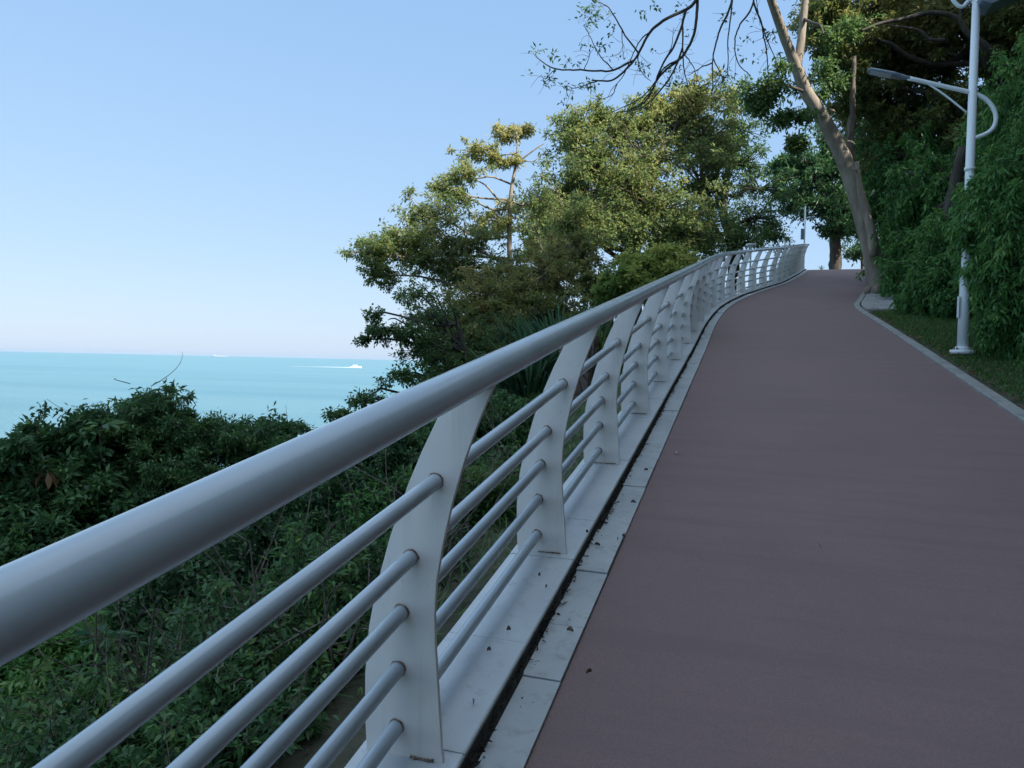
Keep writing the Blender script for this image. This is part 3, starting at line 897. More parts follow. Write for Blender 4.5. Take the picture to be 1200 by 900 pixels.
# ---- creeper-hung hedges at the verge
bp = on_ground(1190, 440, 8.8)
plant('creeper_hedge', 'tall lush hedge of hanging creeper in front of the lamp post', 'hedge', bp, [(bp, .1), T(1185, 340, 9, .08), T(1185, 240, 9, .05)],
      [cpx(1168, 232, 9.3, 34, 40, .45, 1.4), cpx(1195, 200, 9.3, 40, 44, .5, 1.4), cpx(1168, 290, 9.2, 30, 36, .42, 1.4), cpx(1200, 290, 8.8, 40, 48, .5, 1.5), cpx(1186, 350, 9.1, 28, 40, .36, 1.4), cpx(1205, 370, 8.6, 36, 46, .4, 1.5), cpx(1194, 405, 9, 28, 32, .34, 1.3), cpx(1220, 440, 8.3, 34, 36, .4, 1.3), cpx(1240, 250, 9, 60, 90, .4, 2.), cpx(1190, 440, 8.8, 26, 18, .36, 1.1), cpx(1148, 262, 9.0, 20, 40, .5, 1.2), cpx(1150, 225, 9.1, 20, 26, .5, 1.), cpx(1166, 320, 9.0, 18, 34, .45, 1.1), cpx(1174, 385, 8.9, 16, 30, .42, 1.1), cpx(1180, 260, 8.8, 34, 60, .5, 1.8), cpx(1185, 340, 8.6, 34, 50, .45, 1.6)],
      M['leaf_lush'], M['bark_dark'], .075, .026, limb_r=.025, subs=12, ntw=34, nlf=24, sub_r=.34, tw=.0025, droop=1.1, upb=-.1, hang=True)
bp = on_ground(1100, 372, 13.5)
plant('creeper_hedge', 'lower dark leafy hedge left of the lamp post on the grass verge', 'hedge', bp, [(bp, .08), T(1100, 340, 13.5, .06), T(1100, 300, 13.5, .04)],
      [cpx(1085, 350, 13.5, 26, 26, .45, 1.3), cpx(1108, 330, 13, 26, 36, .4, 1.4), cpx(1070, 360, 14.5, 20, 18, .35, 1.1), cpx(1110, 356, 12.8, 14, 20, .25, 1.1), cpx(1100, 300, 14, 30, 30, .22, 1.2)],
      M['leaf_lush'], M['bark_dark'], .09, .035, limb_r=.025, subs=10, ntw=26, nlf=20, sub_r=.36, tw=.0025, droop=.8, hang=True)
bp = on_ground(1290, 380, 9.6)
plant('creeper_hedge', 'lush hedge mass at the right edge of the view, nearest the camera', 'hedge', bp, [(bp, .1), (bp+np.array([0, 0, 1.4]), .08), (bp+np.array([0, 0, 2.8]), .05)],
      [cpx(1265, 150, 10, 70, 80, .4, 2.), cpx(1225, 110, 11, 50, 60, .45, 1.6), cpx(1270, 330, 8.6, 50, 80, .4, 2.), cpx(1330, 400, 8.4, 60, 70, .4, 1.6), cpx(1370, 250, 8.6, 70, 90, .4, 1.8), cpx(1190, 150, 12, 40, 44, .4, 1.4)],
      M['leaf_lush'], M['bark_dark'], .085, .03, limb_r=.025, subs=11, ntw=30, nlf=22, sub_r=.36, tw=.0025, droop=1., hang=True)
# ---- shade trees further along the right bank, out to the side of the view
SHT = [(7.6, -9, 9.5, 3.4, 'shade tree on the right bank well behind the camera'), (8.2, -4.5, 9.5, 3.4, 'shade tree on the right bank behind the camera'), (7.4, 0, 9.5, 3.4, 'shade tree on the right bank beside the camera'),
       (8.2, 4.5, 9.5, 3.4, 'shade tree on the right bank before the near hedge'), (8.4, 9, 9.2, 3.3, 'shade tree on the right bank behind the lamp post hedge'), (9.2, 13.5, 7.0, 3.2, 'shade tree high on the right bank past the lamp post'),
       (11.9, 27, 7, 3.3, 'shade tree high on the right bank near the crest'), (12.4, 32, 8.5, 3.3, 'shade tree high on the right bank at the crest'),
       (12.2, 24.3, 7.5, 3.2, 'shade tree high on the right bank past the leaning tree'), (10.4, 21.0, 6.5, 2.8, 'shade tree high on the right bank level with the leaning tree'),
       (12.8, -3, 8, 3.4, 'shade tree in the second row behind the camera'), (12.6, 2, 8, 3.4, 'shade tree in the second row beside the camera'), (12.8, 7, 8, 3.4, 'shade tree in the second row behind the near hedge')]
for x, y, h, r, lab in SHT:
    bp = np.array([x, y, gz((x, y))])
    cl = []
    for k in range(16):
        d = unit(rng.normal(size=3))*np.array([r*.75, r*.95, h*.36])
        cl.append((bp+np.array([-.6, 0, h*.58])+d, (r*.55, r*.6, r*.5), .4, 1.2))
    plant('bank_tree', lab, 'tree', bp,
          [(bp, .25), (bp+np.array([-.2, 0, h*.35]), .2), (bp+np.array([-.5, .1, h*.7]), .1)], cl, M['leaf_mid'], M['bark_dark'], .28, .16, limb_r=.09, subs=8, ntw=17, nlf=16, sub_r=.45, twigs=False)

# ---- shrubs on the seaward slope, left
SH = [
    ('dense dark green shrub with pointed crown against the sea', [(180, 500, 5.6, 36, 36), (225, 520, 5.6, 46, 36), (150, 530, 5.4, 44, 44), (190, 570, 5.3, 60, 44), (175, 482, 5.7, 24, 16)], .45, .042, .014),
    ('dense dark green shrub with level top against the sea', [(280, 515, 5.9, 44, 26), (320, 510, 6, 30, 18), (300, 560, 5.7, 60, 44), (345, 545, 5.7, 40, 40), (250, 590, 5.4, 50, 40)], .4, .042, .014),
    ('loose dark shrub with thin upright shoots at the left edge', [(20, 545, 5, 50, 34), (75, 540, 5.2, 46, 36), (40, 600, 4.9, 60, 44), (100, 590, 5, 50, 44), (110, 505, 5.3, 24, 18), (-5, 655, 4.6, 50, 44), (50, 650, 4.6, 50, 40), (-50, 590, 4.8, 50, 50)], .33, .06, .024),
    ('dark shrub filling the gap under the handrail beside the first post', [(400, 580, 5.2, 60, 40), (440, 620, 5, 56, 44), (380, 640, 4.8, 60, 44), (440, 540, 5.6, 50, 34), (330, 630, 4.8, 50, 40), (420, 690, 4.6, 46, 40)], .2, .045, .018),
    ('feathery bright green shrub at the bottom left corner', [(30, 800, 3.5, 60, 44), (80, 760, 3.7, 50, 34), (20, 860, 3.3, 60, 50), (-30, 780, 3.5, 60, 60), (90, 830, 3.5, 30, 26)], .62, .035, .010),
    ('dark twiggy shrub between the lower bars', [(200, 700, 4.3, 60, 34), (270, 720, 4.3, 60, 40), (160, 740, 4.1, 46, 30), (330, 760, 4.2, 56, 40), (240, 660, 4.6, 60, 34)], .18, .05, .022),
    ('dark green shrub behind the first railing post', [(500, 560, 6.2, 60, 50), (540, 500, 7, 50, 40), (470, 520, 6.6, 46, 34), (560, 580, 6, 50, 50), (600, 520, 7, 50, 46)], .38, .055, .024),
]
for i, (lab, cl, tn, ll, lw) in enumerate(SH):
    cs = [cpx(a, b_, c_, e, f_, tn, .6 if i in (3, 5) else 1.2) for a, b_, c_, e, f_ in cl]
    m0 = np.mean([c[0] for c in cs], axis=0)
    bp = np.array([m0[0], m0[1], gz(m0)])
    st = [(bp, .05), (bp*.5+m0*.5+np.array([.1, 0, 0]), .04), (m0, .02)]

    def ex(w, lv, cs=cs, bp=bp):
        for _ in range(10):       # bare twigs and shoots sticking out
            c = cs[rng.integers(len(cs))]
            e = c[0]+unit(rng.normal(size=3)+np.array([0, 0, .5]))*np.array(c[1])*1.35
            limb(w, c[0], e, .008, .003, .05, 4, 6)
            sprays(lv, None, e, (.07, .07, .06), 4, 4, .06, .022, .35, twigs=False)
        tk = np.linspace(0, 1, 7)[None, :, None]; nd_ = 46
        cc = np.array([c[0] for c in cs])[rng.integers(len(cs), size=nd_)]
        ro = np.array(cs[0][1])*1.0
        st = cc+rng.normal(size=(nd_, 3))*ro*.5-np.array([0, 0, .06]); en = st+unit(rng.normal(size=(nd_, 3))+np.array([0, 0, -.1]))*(.12+.28*rng.random((nd_, 1)))
        md = (st+en)/2+rng.normal(size=(nd_, 3))*.06
        w.twigs(st[:, None]*(1-tk)**2+2*md[:, None]*tk*(1-tk)+en[:, None]*tk*tk, np.linspace(.0036, .0014, 7))
        for _ in range(8):
            c = cs[rng.integers(len(cs))]
            limb(w, bp+rng.normal(size=3)*np.array([.25, .25, 0]), c[0], .017, .007, .05, 5, 7)
    plant('shrub', lab, 'shrub', bp, st, cs, M['leaf_dark'] if i != 4 else M['leaf_lush'], M['bark_twig'] if i in (2, 3, 5) else M['bark_brown'], ll, lw, limb_r=.018, subs=12, ntw=36, nlf=26 if i != 5 else 12, sub_r=.36, tw=.0022, extra=ex)
# shrubs lower down that close the view between these and the sea
for i, (px, py, d, rx, ry, lab) in enumerate([(60, 600, 9, 90, 60, 'dark shrub lower on the slope at the left edge'), (230, 580, 9.5, 90, 50, 'dark shrub lower on the slope behind the pointed one'), (400, 555, 9.5, 80, 50, 'dark shrub lower on the slope behind the handrail')]):
    bp = on_ground(px, py, d)
    plant('shrub', lab, 'shrub', bp, [(bp, .06), T(px, py+20, d, .05), T(px, py, d, .03)], [cpx(px+rng.normal()*rx*.6, py+rng.normal()*ry*.25+10, d+rng.normal()*.4, rx*.5, ry*.7, .35, 1.3) for _ in range(6)],
          M['leaf_dark'], M['bark_dark'], .07, .028, limb_r=.025, subs=9, ntw=24, nlf=20, tw=.003)
for i, (px, py, d, rx, ry, lab, mt, tn) in enumerate([(545, 610, 4.6, 40, 60, 'low green plants behind the bars right of the first post', 'leaf_lush', .25), (470, 760, 3.4, 50, 60, 'low green plants at the foot of the first post', 'leaf_dark', .5), (230, 830, 3.6, 90, 60, 'tangle of dark twigs and leaves under the lowest bars', 'leaf_dark', .3), (5, 650, 4.6, 60, 60, 'dark shrub below the handrail at the left edge', 'leaf_dark', .35), (620, 560, 5.2, 40, 44, 'low leafy plants before the flagstone wall', 'leaf_mid', .4), (345, 850, 3.2, 60, 60, 'twiggy low shrub at the bottom of the view left of the first post', 'leaf_dark', .3)]):
    q_ = at(px, py, d); q_[0] = min(q_[0]-.35, -2.0)
    bp = np.array([q_[0], q_[1], gz(q_)])
    tz = np.array([0, 0, 1.])
    cs = [(bp+np.array([rng.normal()*.28, rng.normal()*.32, .12+.25*rng.random()]), (rx*d/F, rx*d/F, .22), tn, .8) for _ in range(6)]

    def ex(w, lv, bp=bp):
        for _ in range(30):
            a = bp+rng.normal(size=3)*np.array([.4, .45, 0]); a[0] = min(a[0], -1.6); a[2] = gz(a)
            e = a+rng.normal(size=3)*np.array([.35, .35, .15])+tz*(.3+.4*rng.random()); e[0] = min(e[0], -1.3)
            limb(w, a, e, .0065, .002, .1, 4, 7)
    plant('shrub', lab, 'shrub', bp, [(bp, .02), (bp+tz*.2, .015), (bp+tz*.4, .006)], cs, M[mt], M['bark_twig'], .05, .017, limb_r=.010, subs=8, ntw=16 if 'twig' not in lab else 9, nlf=16 if 'twig' not in lab else 6, tw=.002, extra=ex)
for x_, y_, lab in [(-1.85, 1.55, 'low dark plants on the bare ground under the nearest bars'), (-1.9, 2.5, 'low dark plants just outside the first railing post'), (-2.3, 2.0, 'tangled low plants outside the first railing post, further down the slope'), (-1.9, 3.6, 'low leafy plants outside the second railing post')]:
    bp = np.array([x_, y_, gz((x_, y_))])
    cs = [(bp+np.array([rng.normal()*.14, rng.normal()*.30, .05+.22*rng.random()]), (.24, .3, .17), .35+.15*rng.normal(), 1.) for _ in range(7)]

    def ex(w, lv, bp=bp):
        tk = np.linspace(0, 1, 7)[None, :, None]; n_ = 70
        st = bp+rng.normal(size=(n_, 3))*np.array([.22, .38, 0])+np.array([0, 0, .02]); en = st+rng.normal(size=(n_, 3))*np.array([.16, .2, .06])+np.array([0, 0, 1])*(.08+.35*rng.random((n_, 1)))
        md = (st+en)/2+rng.normal(size=(n_, 3))*.07
        w.twigs(st[:, None]*(1-tk)**2+2*md[:, None]*tk*(1-tk)+en[:, None]*tk*tk, np.linspace(.004, .0015, 7))
    plant('shrub', lab, 'shrub', bp, [(bp, .012), (bp+np.array([0, 0, .15]), .01), (bp+np.array([0, 0, .3]), .004)], cs, M['leaf_dark'], M['bark_twig'], .045, .017, limb_r=.007, subs=8, ntw=20, nlf=14, tw=.0016, extra=ex)
# trailing upright shoots against the sea at the left
for px, py, lab in [(45, 500, 'thin upright leafy shoot against the sea, left of the other'), (70, 505, 'thin upright leafy shoot against the sea, right of the other')]:
    b0 = at(px, py+50, 5); r0 = empty('shoot', b0, lab, 'plant')
    w = MB(); lv = Leaves()
    P = spline([b0, at(px-3, py+15, 5), at(px+2, py-14, 5), at(px+8, py-24, 5)], 10)
    w.tube(P, np.linspace(.006, .002, 10), 4, False)
    for q in P[3:]: sprays(lv, w, q, (.05, .05, .04), 3, 3, .05, .022, .2, tw=.0015)
    w.build('stem', M['bark_dark'], r0); lv.build('foliage', M['leaf_dark'], r0)
# big broad leaves low on the slope, and a dead brown leaf
for (px, py, d, lab, mat) in [(120, 745, 3.4, 'broad round leaved plant below the handrail at the left', 'leaf_blue'), (120, 497, 5, 'broad leaved plant sticking up beside the pointed shrub', 'leaf_dark'), (55, 545, 4.8, 'dead brown leaf cluster hanging at the left edge', 'leaf_dry'), (205, 757, 3.9, 'dead brown leaf cluster low between the bars', 'leaf_dry')]:
    c = at(px, py, d); r0 = empty('plant', c-np.array([0, 0, .2]), lab, 'plant'); lv = Leaves(); w = MB()
    for k in range(7):
        a = k*2.4; ax = np.array([math.cos(a), math.sin(a), (-1.6 if mat == 'leaf_dry' else -.25)+.5*rng.random()])
        lv.add(c[None]+ax*.03, ax[None], np.array([[0, 0, 1.]])+rng.normal(size=(1, 3))*.5, .12, .045, .5+.2*rng.normal())
    w.tube([c-np.array([0, 0, .25]), c-np.array([.02, 0, .1]), c], [.006, .005, .003], 5)
    w.build('stem', M['bark_dark'], r0); lv.build('foliage', M[mat], r0)

# ------------------------------------------------------------------ grass and litter
def scatter(name, n, xr, yr, ok, length, width, mat, tint, lean=.5):
    x = rng.uniform(*xr, n); y = rng.uniform(*yr, n)
    k = ok(x, y); x, y = x[k], y[k]; n = len(x)
    lv = Leaves(); a = rng.random(n)*2*math.pi
    lv.add(np.c_[x, y, ground_z(x, y)-.01], np.c_[np.cos(a)*lean, np.sin(a)*lean, .5+.5*rng.random(n)], np.c_[-np.cos(a), -np.sin(a), np.full(n, .4)], length*(.4+.9*rng.random(n)), width, tint+.2*rng.normal(size=n))
    return tag(lv.build(name, mat, None, True), kind='stuff')


def right_v(x, y): return x-np.interp(y, RE[:, 1], RE[:, 0])
def left_u(x, y): return x-np.interp(y, LE[:, 1], LE[:, 0])


g1 = scatter('grass', 240000, (2, 6), (2.5, 24), lambda x, y: (right_v(x, y) > .16+.1*rng.random(len(x))) & (right_v(x, y) < 2.4) & ~((y > 16.0) & (y < 21.3) & (right_v(x, y) < 1.05)), .085, .009, M['grass'], .42)
tag(g1, 'short dark green grass on the right verge beside the kerb', 'grass')
g2 = scatter('grass', 34000, (-6, -.9), (2.6, 20), lambda x, y: (left_u(x, y) < -.5) & (rng.random(len(x)) < np.clip(.15+y*.12, 0, 1)), .22, .010, M['grass'], .45, .7)
tag(g2, 'rough green grass on the slope outside the railing', 'grass')
g3 = scatter('undergrowth', 60000, (-60, -5), (-5, 110), lambda x, y: left_u(x, y) < -5, .9, .07, M['leaf_dark'], .4, .9)
tag(g3, 'dark green undergrowth covering the slope down to the sea', 'undergrowth')
g4 = scatter('undergrowth', 60000, (4, 20), (-4, 40), lambda x, y: right_v(x, y) > 2.0, .5, .04, M['leaf_lush'], .3, .8)
tag(g4, 'green undergrowth covering the right bank', 'undergrowth')
# leaf litter beside the right kerb
lv = Leaves(); n = 420
y = rng.uniform(4, 24, n); x = np.interp(y, RE[:, 1], RE[:, 0])+.12+np.abs(rng.normal(size=n))*.18
a = rng.random(n)*6.28
lv.add(np.c_[x, y, ground_z(x, y)+.02+.03*rng.random(n)], np.c_[np.cos(a), np.sin(a), .1*rng.normal(size=n)], np.c_[.3*rng.normal(size=(n, 2)), np.ones(n)], .05*(.5+rng.random(n)), .025, .5+.3*rng.normal(size=n))
tag(lv.build('leaf_litter', M['leaf_dry']), 'dry leaf litter lying along the right kerb', 'leaf litter', kind='stuff')
# dirt and crumbs in the gutter
lv = Leaves(); n = 5200
ii = rng.integers(int(14/.125), IEND-4, n); o = np.where(rng.random(n) < .96, .152+.009*rng.normal(size=n)+.012*np.sin(ii*.9)*np.sin(ii*.23), .11+.03*rng.normal(size=n))
P = LE[ii]+LN[ii]*o[:, None]+LT[ii]*rng.uniform(-.06, .06, (n, 1))
a = rng.random(n)*6.28
lv.add(np.c_[P, path_z(P[:, 1])+.004+.03*rng.random(n)], np.c_[np.cos(a), np.sin(a), .5*rng.normal(size=n)], np.c_[.6*rng.normal(size=(n, 2)), np.ones(n)], np.where(o < .125, .010, .026)*(.4+rng.random(n)), .010, .0+.12*np.abs(rng.normal(size=n)))
tag(lv.build('gutter_debris', leaf_mat('debris', [(0, (.012, .011, .01)), (.5, (.04, .032, .026)), (1, (.12, .09, .07))], .05, .9)), 'dark dirt and crumbled leaves in the gutter beside the ledge', 'debris', kind='stuff')


def onplane(px, py, h):
    d = CF*F+CR*(px-600)+CU*(450-py)
    t = (h-CAMH)/(d[2]-G*d[1])
    return CP+d*t


def fallen(px, py, h, L, lab, tint, group=None, mat='leaf_dry'):
    c = onplane(px, py, h); c[2] += .004
    a = rng.random()*6.28; w = L*.38
    mb = MB(); e = np.array([math.cos(a), math.sin(a), G*math.sin(a)]); s = np.array([-math.sin(a), math.cos(a), G*math.cos(a)]); up = np.array([0, 0, 1])
    ts = [0, .25, .5, .75, 1]; V = []
    for t in ts:
        wd = w*math.sin(math.pi*min(max(t, .06), .96))**.8/2
        cz = .012*math.sin(math.pi*t)
        V += [c+e*L*(t-.5)+s*wd+up*(.010+cz*.3), c+e*L*(t-.5)+up*(.0+cz*.2), c+e*L*(t-.5)-s*wd+up*(.007+cz)]
    fs = []
    for k in range(4):
        for q in range(2): fs.append((3*k+q, 3*k+q+1, 3*k+q+4, 3*k+q+3))
    mb.add(V, fs, True)
    m_ = M['lf%d' % int(tint*10)] if ('lf%d' % int(tint*10)) in M else None
    if m_ is None:
        m_ = surf('fallen_leaf_%d' % int(tint*10), tuple(np.array([.10, .07, .05])*(.4+2*tint)), tuple(np.array([.30, .23, .17])*(.4+2*tint)), 60, .8, .3)
        M['lf%d' % int(tint*10)] = m_
    o = mb.build('fallen_leaf', m_)
    tag(o, lab, 'leaf', group)


fallen(792, 532, 0, .05, 'pale fallen leaf on the red path beside the kerb tiles, nearest the third post', .9)
fallen(961, 641, 0, .02, 'tiny pale fallen leaf in the middle of the red path', .8)
for px, py in [(668, 741), (724, 634), (731, 630), (700, 640), (757, 552), (690, 790), (742, 590)]:
    fallen(px, py, .02, random.uniform(.018, .034), 'small dark curled leaf fallen on the pale kerb tiles', .1, 'dark leaves fallen on the kerb tiles')
for px, py in [(632, 676), (596, 740), (688, 625), (555, 826), (640, 690), (573, 764)]:
    fallen(px, py, .063, random.uniform(.010, .02), 'small dark leaf fallen on the white railing ledge', .1, 'dark leaves fallen on the ledge')

# ------------------------------------------------------------------ stone wall outside the railing
mb = MB()
A, Bq = np.array([-1.95, 9.3]), np.array([-2.4, 13.5])
nn_ = 22; prof = []
for i in range(nn_):
    t = i/(nn_-1); p = A*(1-t)+Bq*t
    zt = float(path_z(p[1]))+.12+.10*math.sin(i*1.7)+.06*rng.normal(); zb = gz(p)-.6
    prof.append([(p[0]+.02*rng.normal(), p[1], zb), (p[0]+.03*rng.normal(), p[1], zb*.5+zt*.5), (p[0]+.03*rng.normal(), p[1], zt-.05), (p[0]-.08, p[1], zt), (p[0]-.38, p[1], zt-.02), (p[0]-.48, p[1], zb)])
V = [q for r in prof for q in r]
fs = [(i*6+k, i*6+k+1, (i+1)*6+k+1, (i+1)*6+k) for i in range(nn_-1) for k in range(5)]
fs += [tuple(range(5, -1, -1)), tuple((nn_-1)*6+k for k in range(6))]
mb.add(V, fs)
tag(mb.build('stone_wall', M['flag']), 'low brown flagstone wall outside the railing, seen between the posts', 'wall')

# ------------------------------------------------------------------ street lamp
b0 = onplane(1128, 413, .05)
DL = float((b0-CP)@CF)
lamp = empty('street_lamp', b0, 'tall pale street lamp on the grass verge with a looped arm over the path', 'street lamp')
X1 = np.array([1., 0, 0]); Z1 = np.array([0, 0, 1.])


def lp(px, py):
    """point in the lamp's own upright plane"""
    d = CF*F+CR*(px-600)+CU*(450-py)
    return CP+d*(b0[1]/d[1])


H_ = 5.35
MB().tube([b0-Z1*.05, b0+Z1*.9, b0+Z1*.92, b0+Z1*H_], [.066, .060, .052, .042], 20).build('pole', M['lamp'], lamp)
base = MB(); base.tube([b0-Z1*.02, b0+Z1*.03], [.14, .14], 20); base.tube([b0+Z1*.03, b0+Z1*.07], [.085, .08], 20)
base.build('base_plate', M['lamp'], lamp)
for a in range(4):
    q = b0+np.array([math.cos(a*1.5708+.785), math.sin(a*1.5708+.785), 0])*.112
    MB().tube([q+Z1*.025, q+Z1*.06], [.013, .012], 6).build('bolt', M['rust'], lamp)
MB().tube([b0+Z1*2.2, b0+Z1*2.24], [.060, .060], 20).build('clamp_band', M['lamp'], lamp)
door = MB(); door.box(b0+Z1*.55+np.array([-.071, -.02, 0]), (.01, .08, .26)); door.build('access_door', M['lamp'], lamp, .003)
arm = spline([lp(1064, 91.5), lp(1088, 97), lp(1112, 102.5), lp(1136, 108), lp(1150, 113), lp(1161, 122), lp(1167, 135), lp(1165, 148), lp(1157, 156), lp(1142, 162)], 40)
MB().tube(arm, .026, 12).build('arm', M['lamp'], lamp)
MB().tube(spline([lp(1086, 97), lp(1108, 112), lp(1133, 132)], 8), .012, 8).build('brace', M['lamp'], lamp)


def lamp_head(tip, root_, parent, half=.085):
    d = unit(root_-tip); s = np.array([0, 1., 0]); u = np.cross(d, s); u = u if u[2] > 0 else -u
    L = np.linalg.norm(root_-tip)
    hd = MB()
    rings = [(0, .45, .018), (.06, .9, .03), (.3, 1, .04), (.62, .95, .048), (.78, .55, .046), (1, .36, .034)]
    V = []
    for t, wf, h in rings:
        c = tip+d*L*t
        for sx, uz in [(-1, -.35), (-1, .2), (-.6, .6), (.6, .6), (1, .2), (1, -.35)]:
            V.append(c+s*half*wf*sx+u*h*uz)
    fs = [(i*6+k, i*6+(k+1) % 6, (i+1)*6+(k+1) % 6, (i+1)*6+k) for i in range(5) for k in range(6)]
    fs += [tuple(range(5, -1, -1)), tuple(30+k for k in range(6))]
    hd.add(V, fs)
    h = hd.build('lamp_head', M['lamp_dark'], parent, .004)
    ln = MB(); c = tip+d*L*.33-u*.0165
    ln.box(c, (L*.5, half*1.5, .008), [d, s, u]); ln.build('lens', M['lens'], h)
    tp_ = MB(); c = tip+d*L*.34+u*.026
    tp_.box(c, (L*.56, half*1.1, .006), [d, s, u]); tp_.build('top_plate', M['lamp'], h, .002)
    return h


lamp_head(lp(1016, 82.5), lp(1066, 92), lamp)
# second arm and head higher up, pointing away from the path
arm = spline([lp(1190, -8), lp(1160, -4), lp(1138, -1), lp(1128, 8), lp(1120, 4), lp(1114, -6), lp(1114, -20), lp(1124, -32), lp(1138, -36)], 30)
MB().tube(arm, .022, 10).build('arm', M['lamp'], lamp)
MB().tube([lp(1147, 10), lp(1153, -20)], .009, 8).build('brace', M['lamp'], lamp)
MB().prism([(-.08, .0), (.10, .09), (.55, .13), (.58, .10), (.06, -.09), (-.06, -.05)], .34, lp(1152, 3), [X1, Z1, np.array([0, 1., 0])]).build('lamp_head', M['lamp_dark'], lamp, .006)

# far lamp by the end of the railing
b1 = np.array([2.25, 38.4, float(path_z(38.4))])
fl = empty('street_lamp', b1, 'thin distant lamp post at the far end of the railing', 'street lamp')
MB().tube([b1, b1+Z1*3.0], [.045, .03], 10).build('pole', M['lamp'], fl)
MB().box(b1+Z1*1.7+X1*-.10, (.14, .12, .5)).build('control_box', M['lamp_dark'], fl)
MB().tube([b1+Z1*2.45, b1+Z1*2.5+X1*.22, b1+Z1*2.45+X1*.3], .02, 8).build('arm', M['lamp'], fl)
MB().box(b1+Z1*2.43+X1*.3, (.22, .12, .08)).build('lamp_head', M['lamp_dark'], fl)
# white garden lamps outside the rail
for px, py, d, hh, ww, lab in [(880, 287, 26, 2.6, .34, 'white T shaped garden lamp behind the bend of the railing'), (810, 297, 18, 1.6, .16, 'small white garden lamp above the handrail beside the yellow shrub')]:
    t = at(px, py, d); b2 = np.array([t[0], t[1], gz(t)])
    o = empty('garden_lamp', b2, lab, 'garden lamp')
    MB().tube([b2, t-Z1*.05], [.04, .03], 10).build('pole', M['lamp'], o)
    MB().tube([t-Z1*.10, t-Z1*.05], [.05, .06], 10).build('collar', M['lamp'], o)
    MB().tube([t-Z1*.05, t-Z1*.02, t+Z1*.03, t+Z1*.05], [ww*.4, ww*.55, ww*.5, ww*.2], 14).build('lamp_cap', M['foam'], o)
# little weed on the crest
c = np.array([*(onplane(963, 311, 0)[:2]), 0]); c[2] = float(path_z(c[1]))
blades('weed', 'small dark weed on the crest of the path', 'weed', c, 24, .35, .03, .1, M['leaf_dark'], .2)

# ------------------------------------------------------------------ boats


def boat(name, lab, cat, c, head, L, wd, h, mat='boat'):
    o = empty(name, c, lab, cat)
    d = np.array([math.cos(head), math.sin(head), 0]); s = np.array([-d[1], d[0], 0])
    mb = MB(); V = []
    st = [(-.5, .8, .0), (-.2, 1, 0), (.15, .95, .05), (.35, .6, .12), (.5, .05, .25)]
    for t, wf, sh in st:
        for sx, z in [(-.7, -.3), (-1, .6), (-1, 1), (1, 1), (1, .6), (.7, -.3)]:
            V.append(c+d*L*t+s*wd/2*wf*sx+Z1*h*(z+(sh if z > 0 else 0)))
    fs = [(i*6+k, i*6+(k+1) % 6, (i+1)*6+(k+1) % 6, (i+1)*6+k) for i in range(4) for k in range(6)]+[tuple(range(5, -1, -1)), tuple(24+k for k in range(6))]
    mb.add(V, fs); mb.build('hull', M[mat], o)
    return o, d, s


hz = lambda px, py: (lambda d: CP+d*((SEA-CAMH)/d[2]))(CF*F+CR*(px-600)+CU*(450-py))
cb = hz(417, 431)
hd = math.atan2(CR[1], CR[0])+.06
dist = np.linalg.norm(cb-CP); L = 13*dist/F
o, d, s = boat('speedboat', 'small white speedboat heading right with a long white wake', 'boat', cb, hd, L, L*.26, L*.10)
MB().prism([(-.28*L, 0), (-.22*L, .15*L), (.08*L, .15*L), (.2*L, 0)], L*.2, cb+Z1*L*.105, [d, Z1, s]).build('cabin', M['boat'], o)
MB().box(cb+Z1*L*.19-d*L*.06, (L*.24, L*.205, L*.05), [d, s, Z1]).build('window', M['boat_dark'], o)
mb = MB(); nW = 30; V = []
for i in range(nW):
    t = i/(nW-1); c = cb-d*(L*.4+t*L*5.2); wv = L*(.16+.34*t)*(1-.55*t)
    V += [c-s*wv+Z1*.25, c+Z1*(.6-.4*t), c+s*wv+Z1*.25]
mb.add(V, [(3*i+k, 3*i+k+1, 3*i+k+4, 3*i+k+3) for i in range(nW-1) for k in range(2)])
tag(mb.build('wake', M['foam']), kind='structure')
cs_ = hz(257, 418.4); dist = np.linalg.norm(cs_-CP); L = 17*dist/F
o, d, s = boat('ship', 'distant pale ship on the horizon', 'ship', cs_, math.atan2(CR[1], CR[0])+math.pi, L, L*.15, L*.045, 'ship')
MB().box(cs_+Z1*L*.09-d*-L*.3, (L*.16, L*.12, L*.10), [d, s, Z1]).build('bridge', M['ship'], o)
MB().box(cs_+Z1*L*.065+d*L*-.1, (L*.45, L*.12, L*.04), [d, s, Z1]).build('deck_cargo', M['ship'], o)

# ------------------------------------------------------------------ air
m = bpy.data.materials.new('haze_air'); m.use_nodes = True; nt = m.node_tree
nt.nodes.remove(nt.nodes['Principled BSDF'])
pv = nt.nodes.new('ShaderNodeVolumePrincipled'); pv.inputs['Color'].default_value = (.66, .84, 1, 1); pv.inputs['Density'].default_value = 1.8e-5; pv.inputs['Anisotropy'].default_value = .2
nt.links.new(pv.outputs[0], nt.nodes['Material Output'].inputs['Volume'])
mb = MB(); mb.box((0, 0, 17.), (62000, 62000, 66)); tag(mb.build('haze', m), kind='stuff')

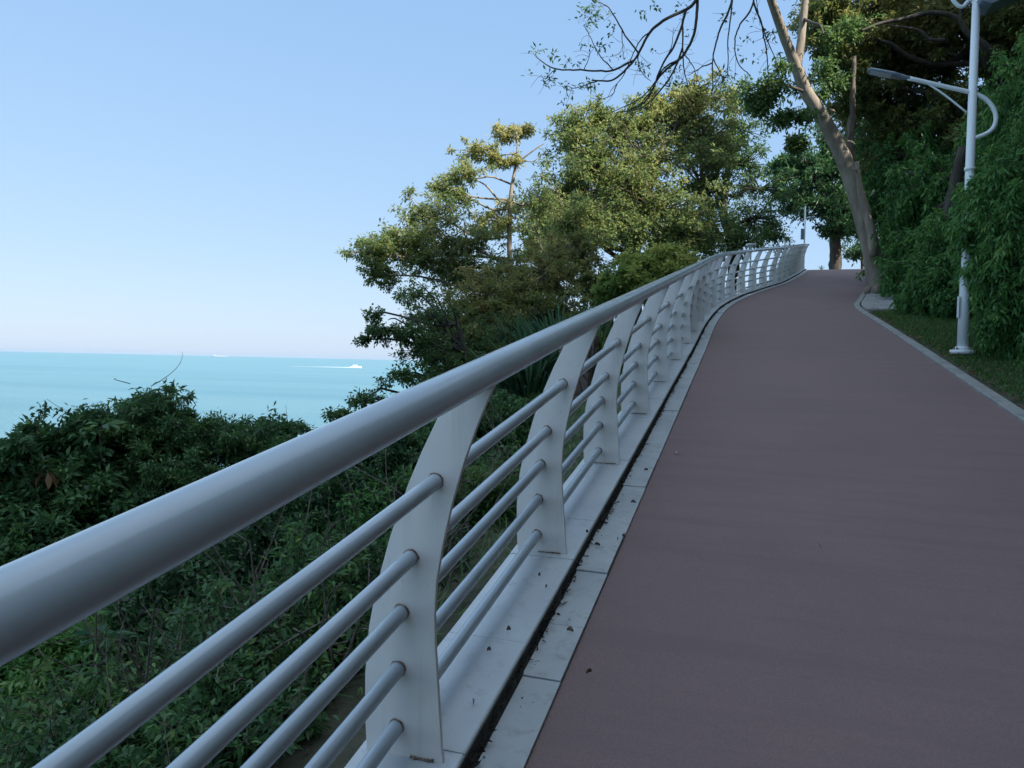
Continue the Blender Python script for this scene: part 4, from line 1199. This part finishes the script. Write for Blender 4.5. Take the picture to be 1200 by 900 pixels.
# ------------------------------------------------------------------ light
SUN_AZ = np.array([.93, -.35]); EL = R_(42)
sv = np.array([SUN_AZ[0]*math.cos(EL), SUN_AZ[1]*math.cos(EL), math.sin(EL)]); sv /= np.linalg.norm(sv)
wld = bpy.data.worlds.new('World'); SC.world = wld; wld.use_nodes = True
nt = wld.node_tree
sky = nt.nodes.new('ShaderNodeTexSky'); sky.sky_type = 'NISHITA'; sky.sun_disc = False
sky.sun_elevation = EL
sky.sun_rotation = math.atan2(sv[0], sv[1])
sky.air_density = 1.0; sky.dust_density = .6; sky.ozone_density = 1.5
bg = nt.nodes['Background']
# the camera's tone curve on the sky: compress the bright horizon, keep the blue
sp = nt.nodes.new('ShaderNodeSeparateColor'); cb_ = nt.nodes.new('ShaderNodeCombineColor')
nt.links.new(sky.outputs[0], sp.inputs[0])
for ch, ex_, k_ in (0, .42, 1.05), (1, .31, 1.54), (2, .17, 2.50):
    p_ = nt.nodes.new('ShaderNodeMath'); p_.operation = 'POWER'; p_.inputs[1].default_value = ex_
    q_ = nt.nodes.new('ShaderNodeMath'); q_.operation = 'MULTIPLY'; q_.inputs[1].default_value = k_
    nt.links.new(sp.outputs[ch], p_.inputs[0]); nt.links.new(p_.outputs[0], q_.inputs[0]); nt.links.new(q_.outputs[0], cb_.inputs[ch])
# unseen brightening added to the upper sky to light the shaded foreground
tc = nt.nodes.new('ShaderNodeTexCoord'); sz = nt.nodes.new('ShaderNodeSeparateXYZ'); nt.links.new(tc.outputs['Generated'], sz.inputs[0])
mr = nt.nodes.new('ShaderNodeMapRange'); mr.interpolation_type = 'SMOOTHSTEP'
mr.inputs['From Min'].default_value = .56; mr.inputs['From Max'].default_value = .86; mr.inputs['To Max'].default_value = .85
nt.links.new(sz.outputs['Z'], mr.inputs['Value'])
sky_fill = mixc(nt, mr.outputs[0], cb_.outputs[0], (3.5, 4.3, 5.2))
nt.links.new(sky_fill, bg.inputs['Color']); bg.inputs['Strength'].default_value = .12
sl = bpy.data.lights.new('sun', 'SUN'); sl.energy = 4.0; sl.angle = R_(.5); sl.color = (1, .95, .87)
so = bpy.data.objects.new('sun', sl); COL.objects.link(so)
so.rotation_euler = Vector(-sv).to_track_quat('-Z', 'Y').to_euler()
so.location = (20, -10, 30)
vs = SC.view_settings
vs.view_transform = 'Standard'; vs.look = 'None'; vs.gamma = 1; vs.use_curve_mapping = False; vs.exposure = 1.3
SC.display_settings.display_device = 'sRGB'
SC.cycles.max_bounces = 6; SC.cycles.diffuse_bounces = 3; SC.cycles.transparent_max_bounces = 4
SC.cycles.use_denoising = True
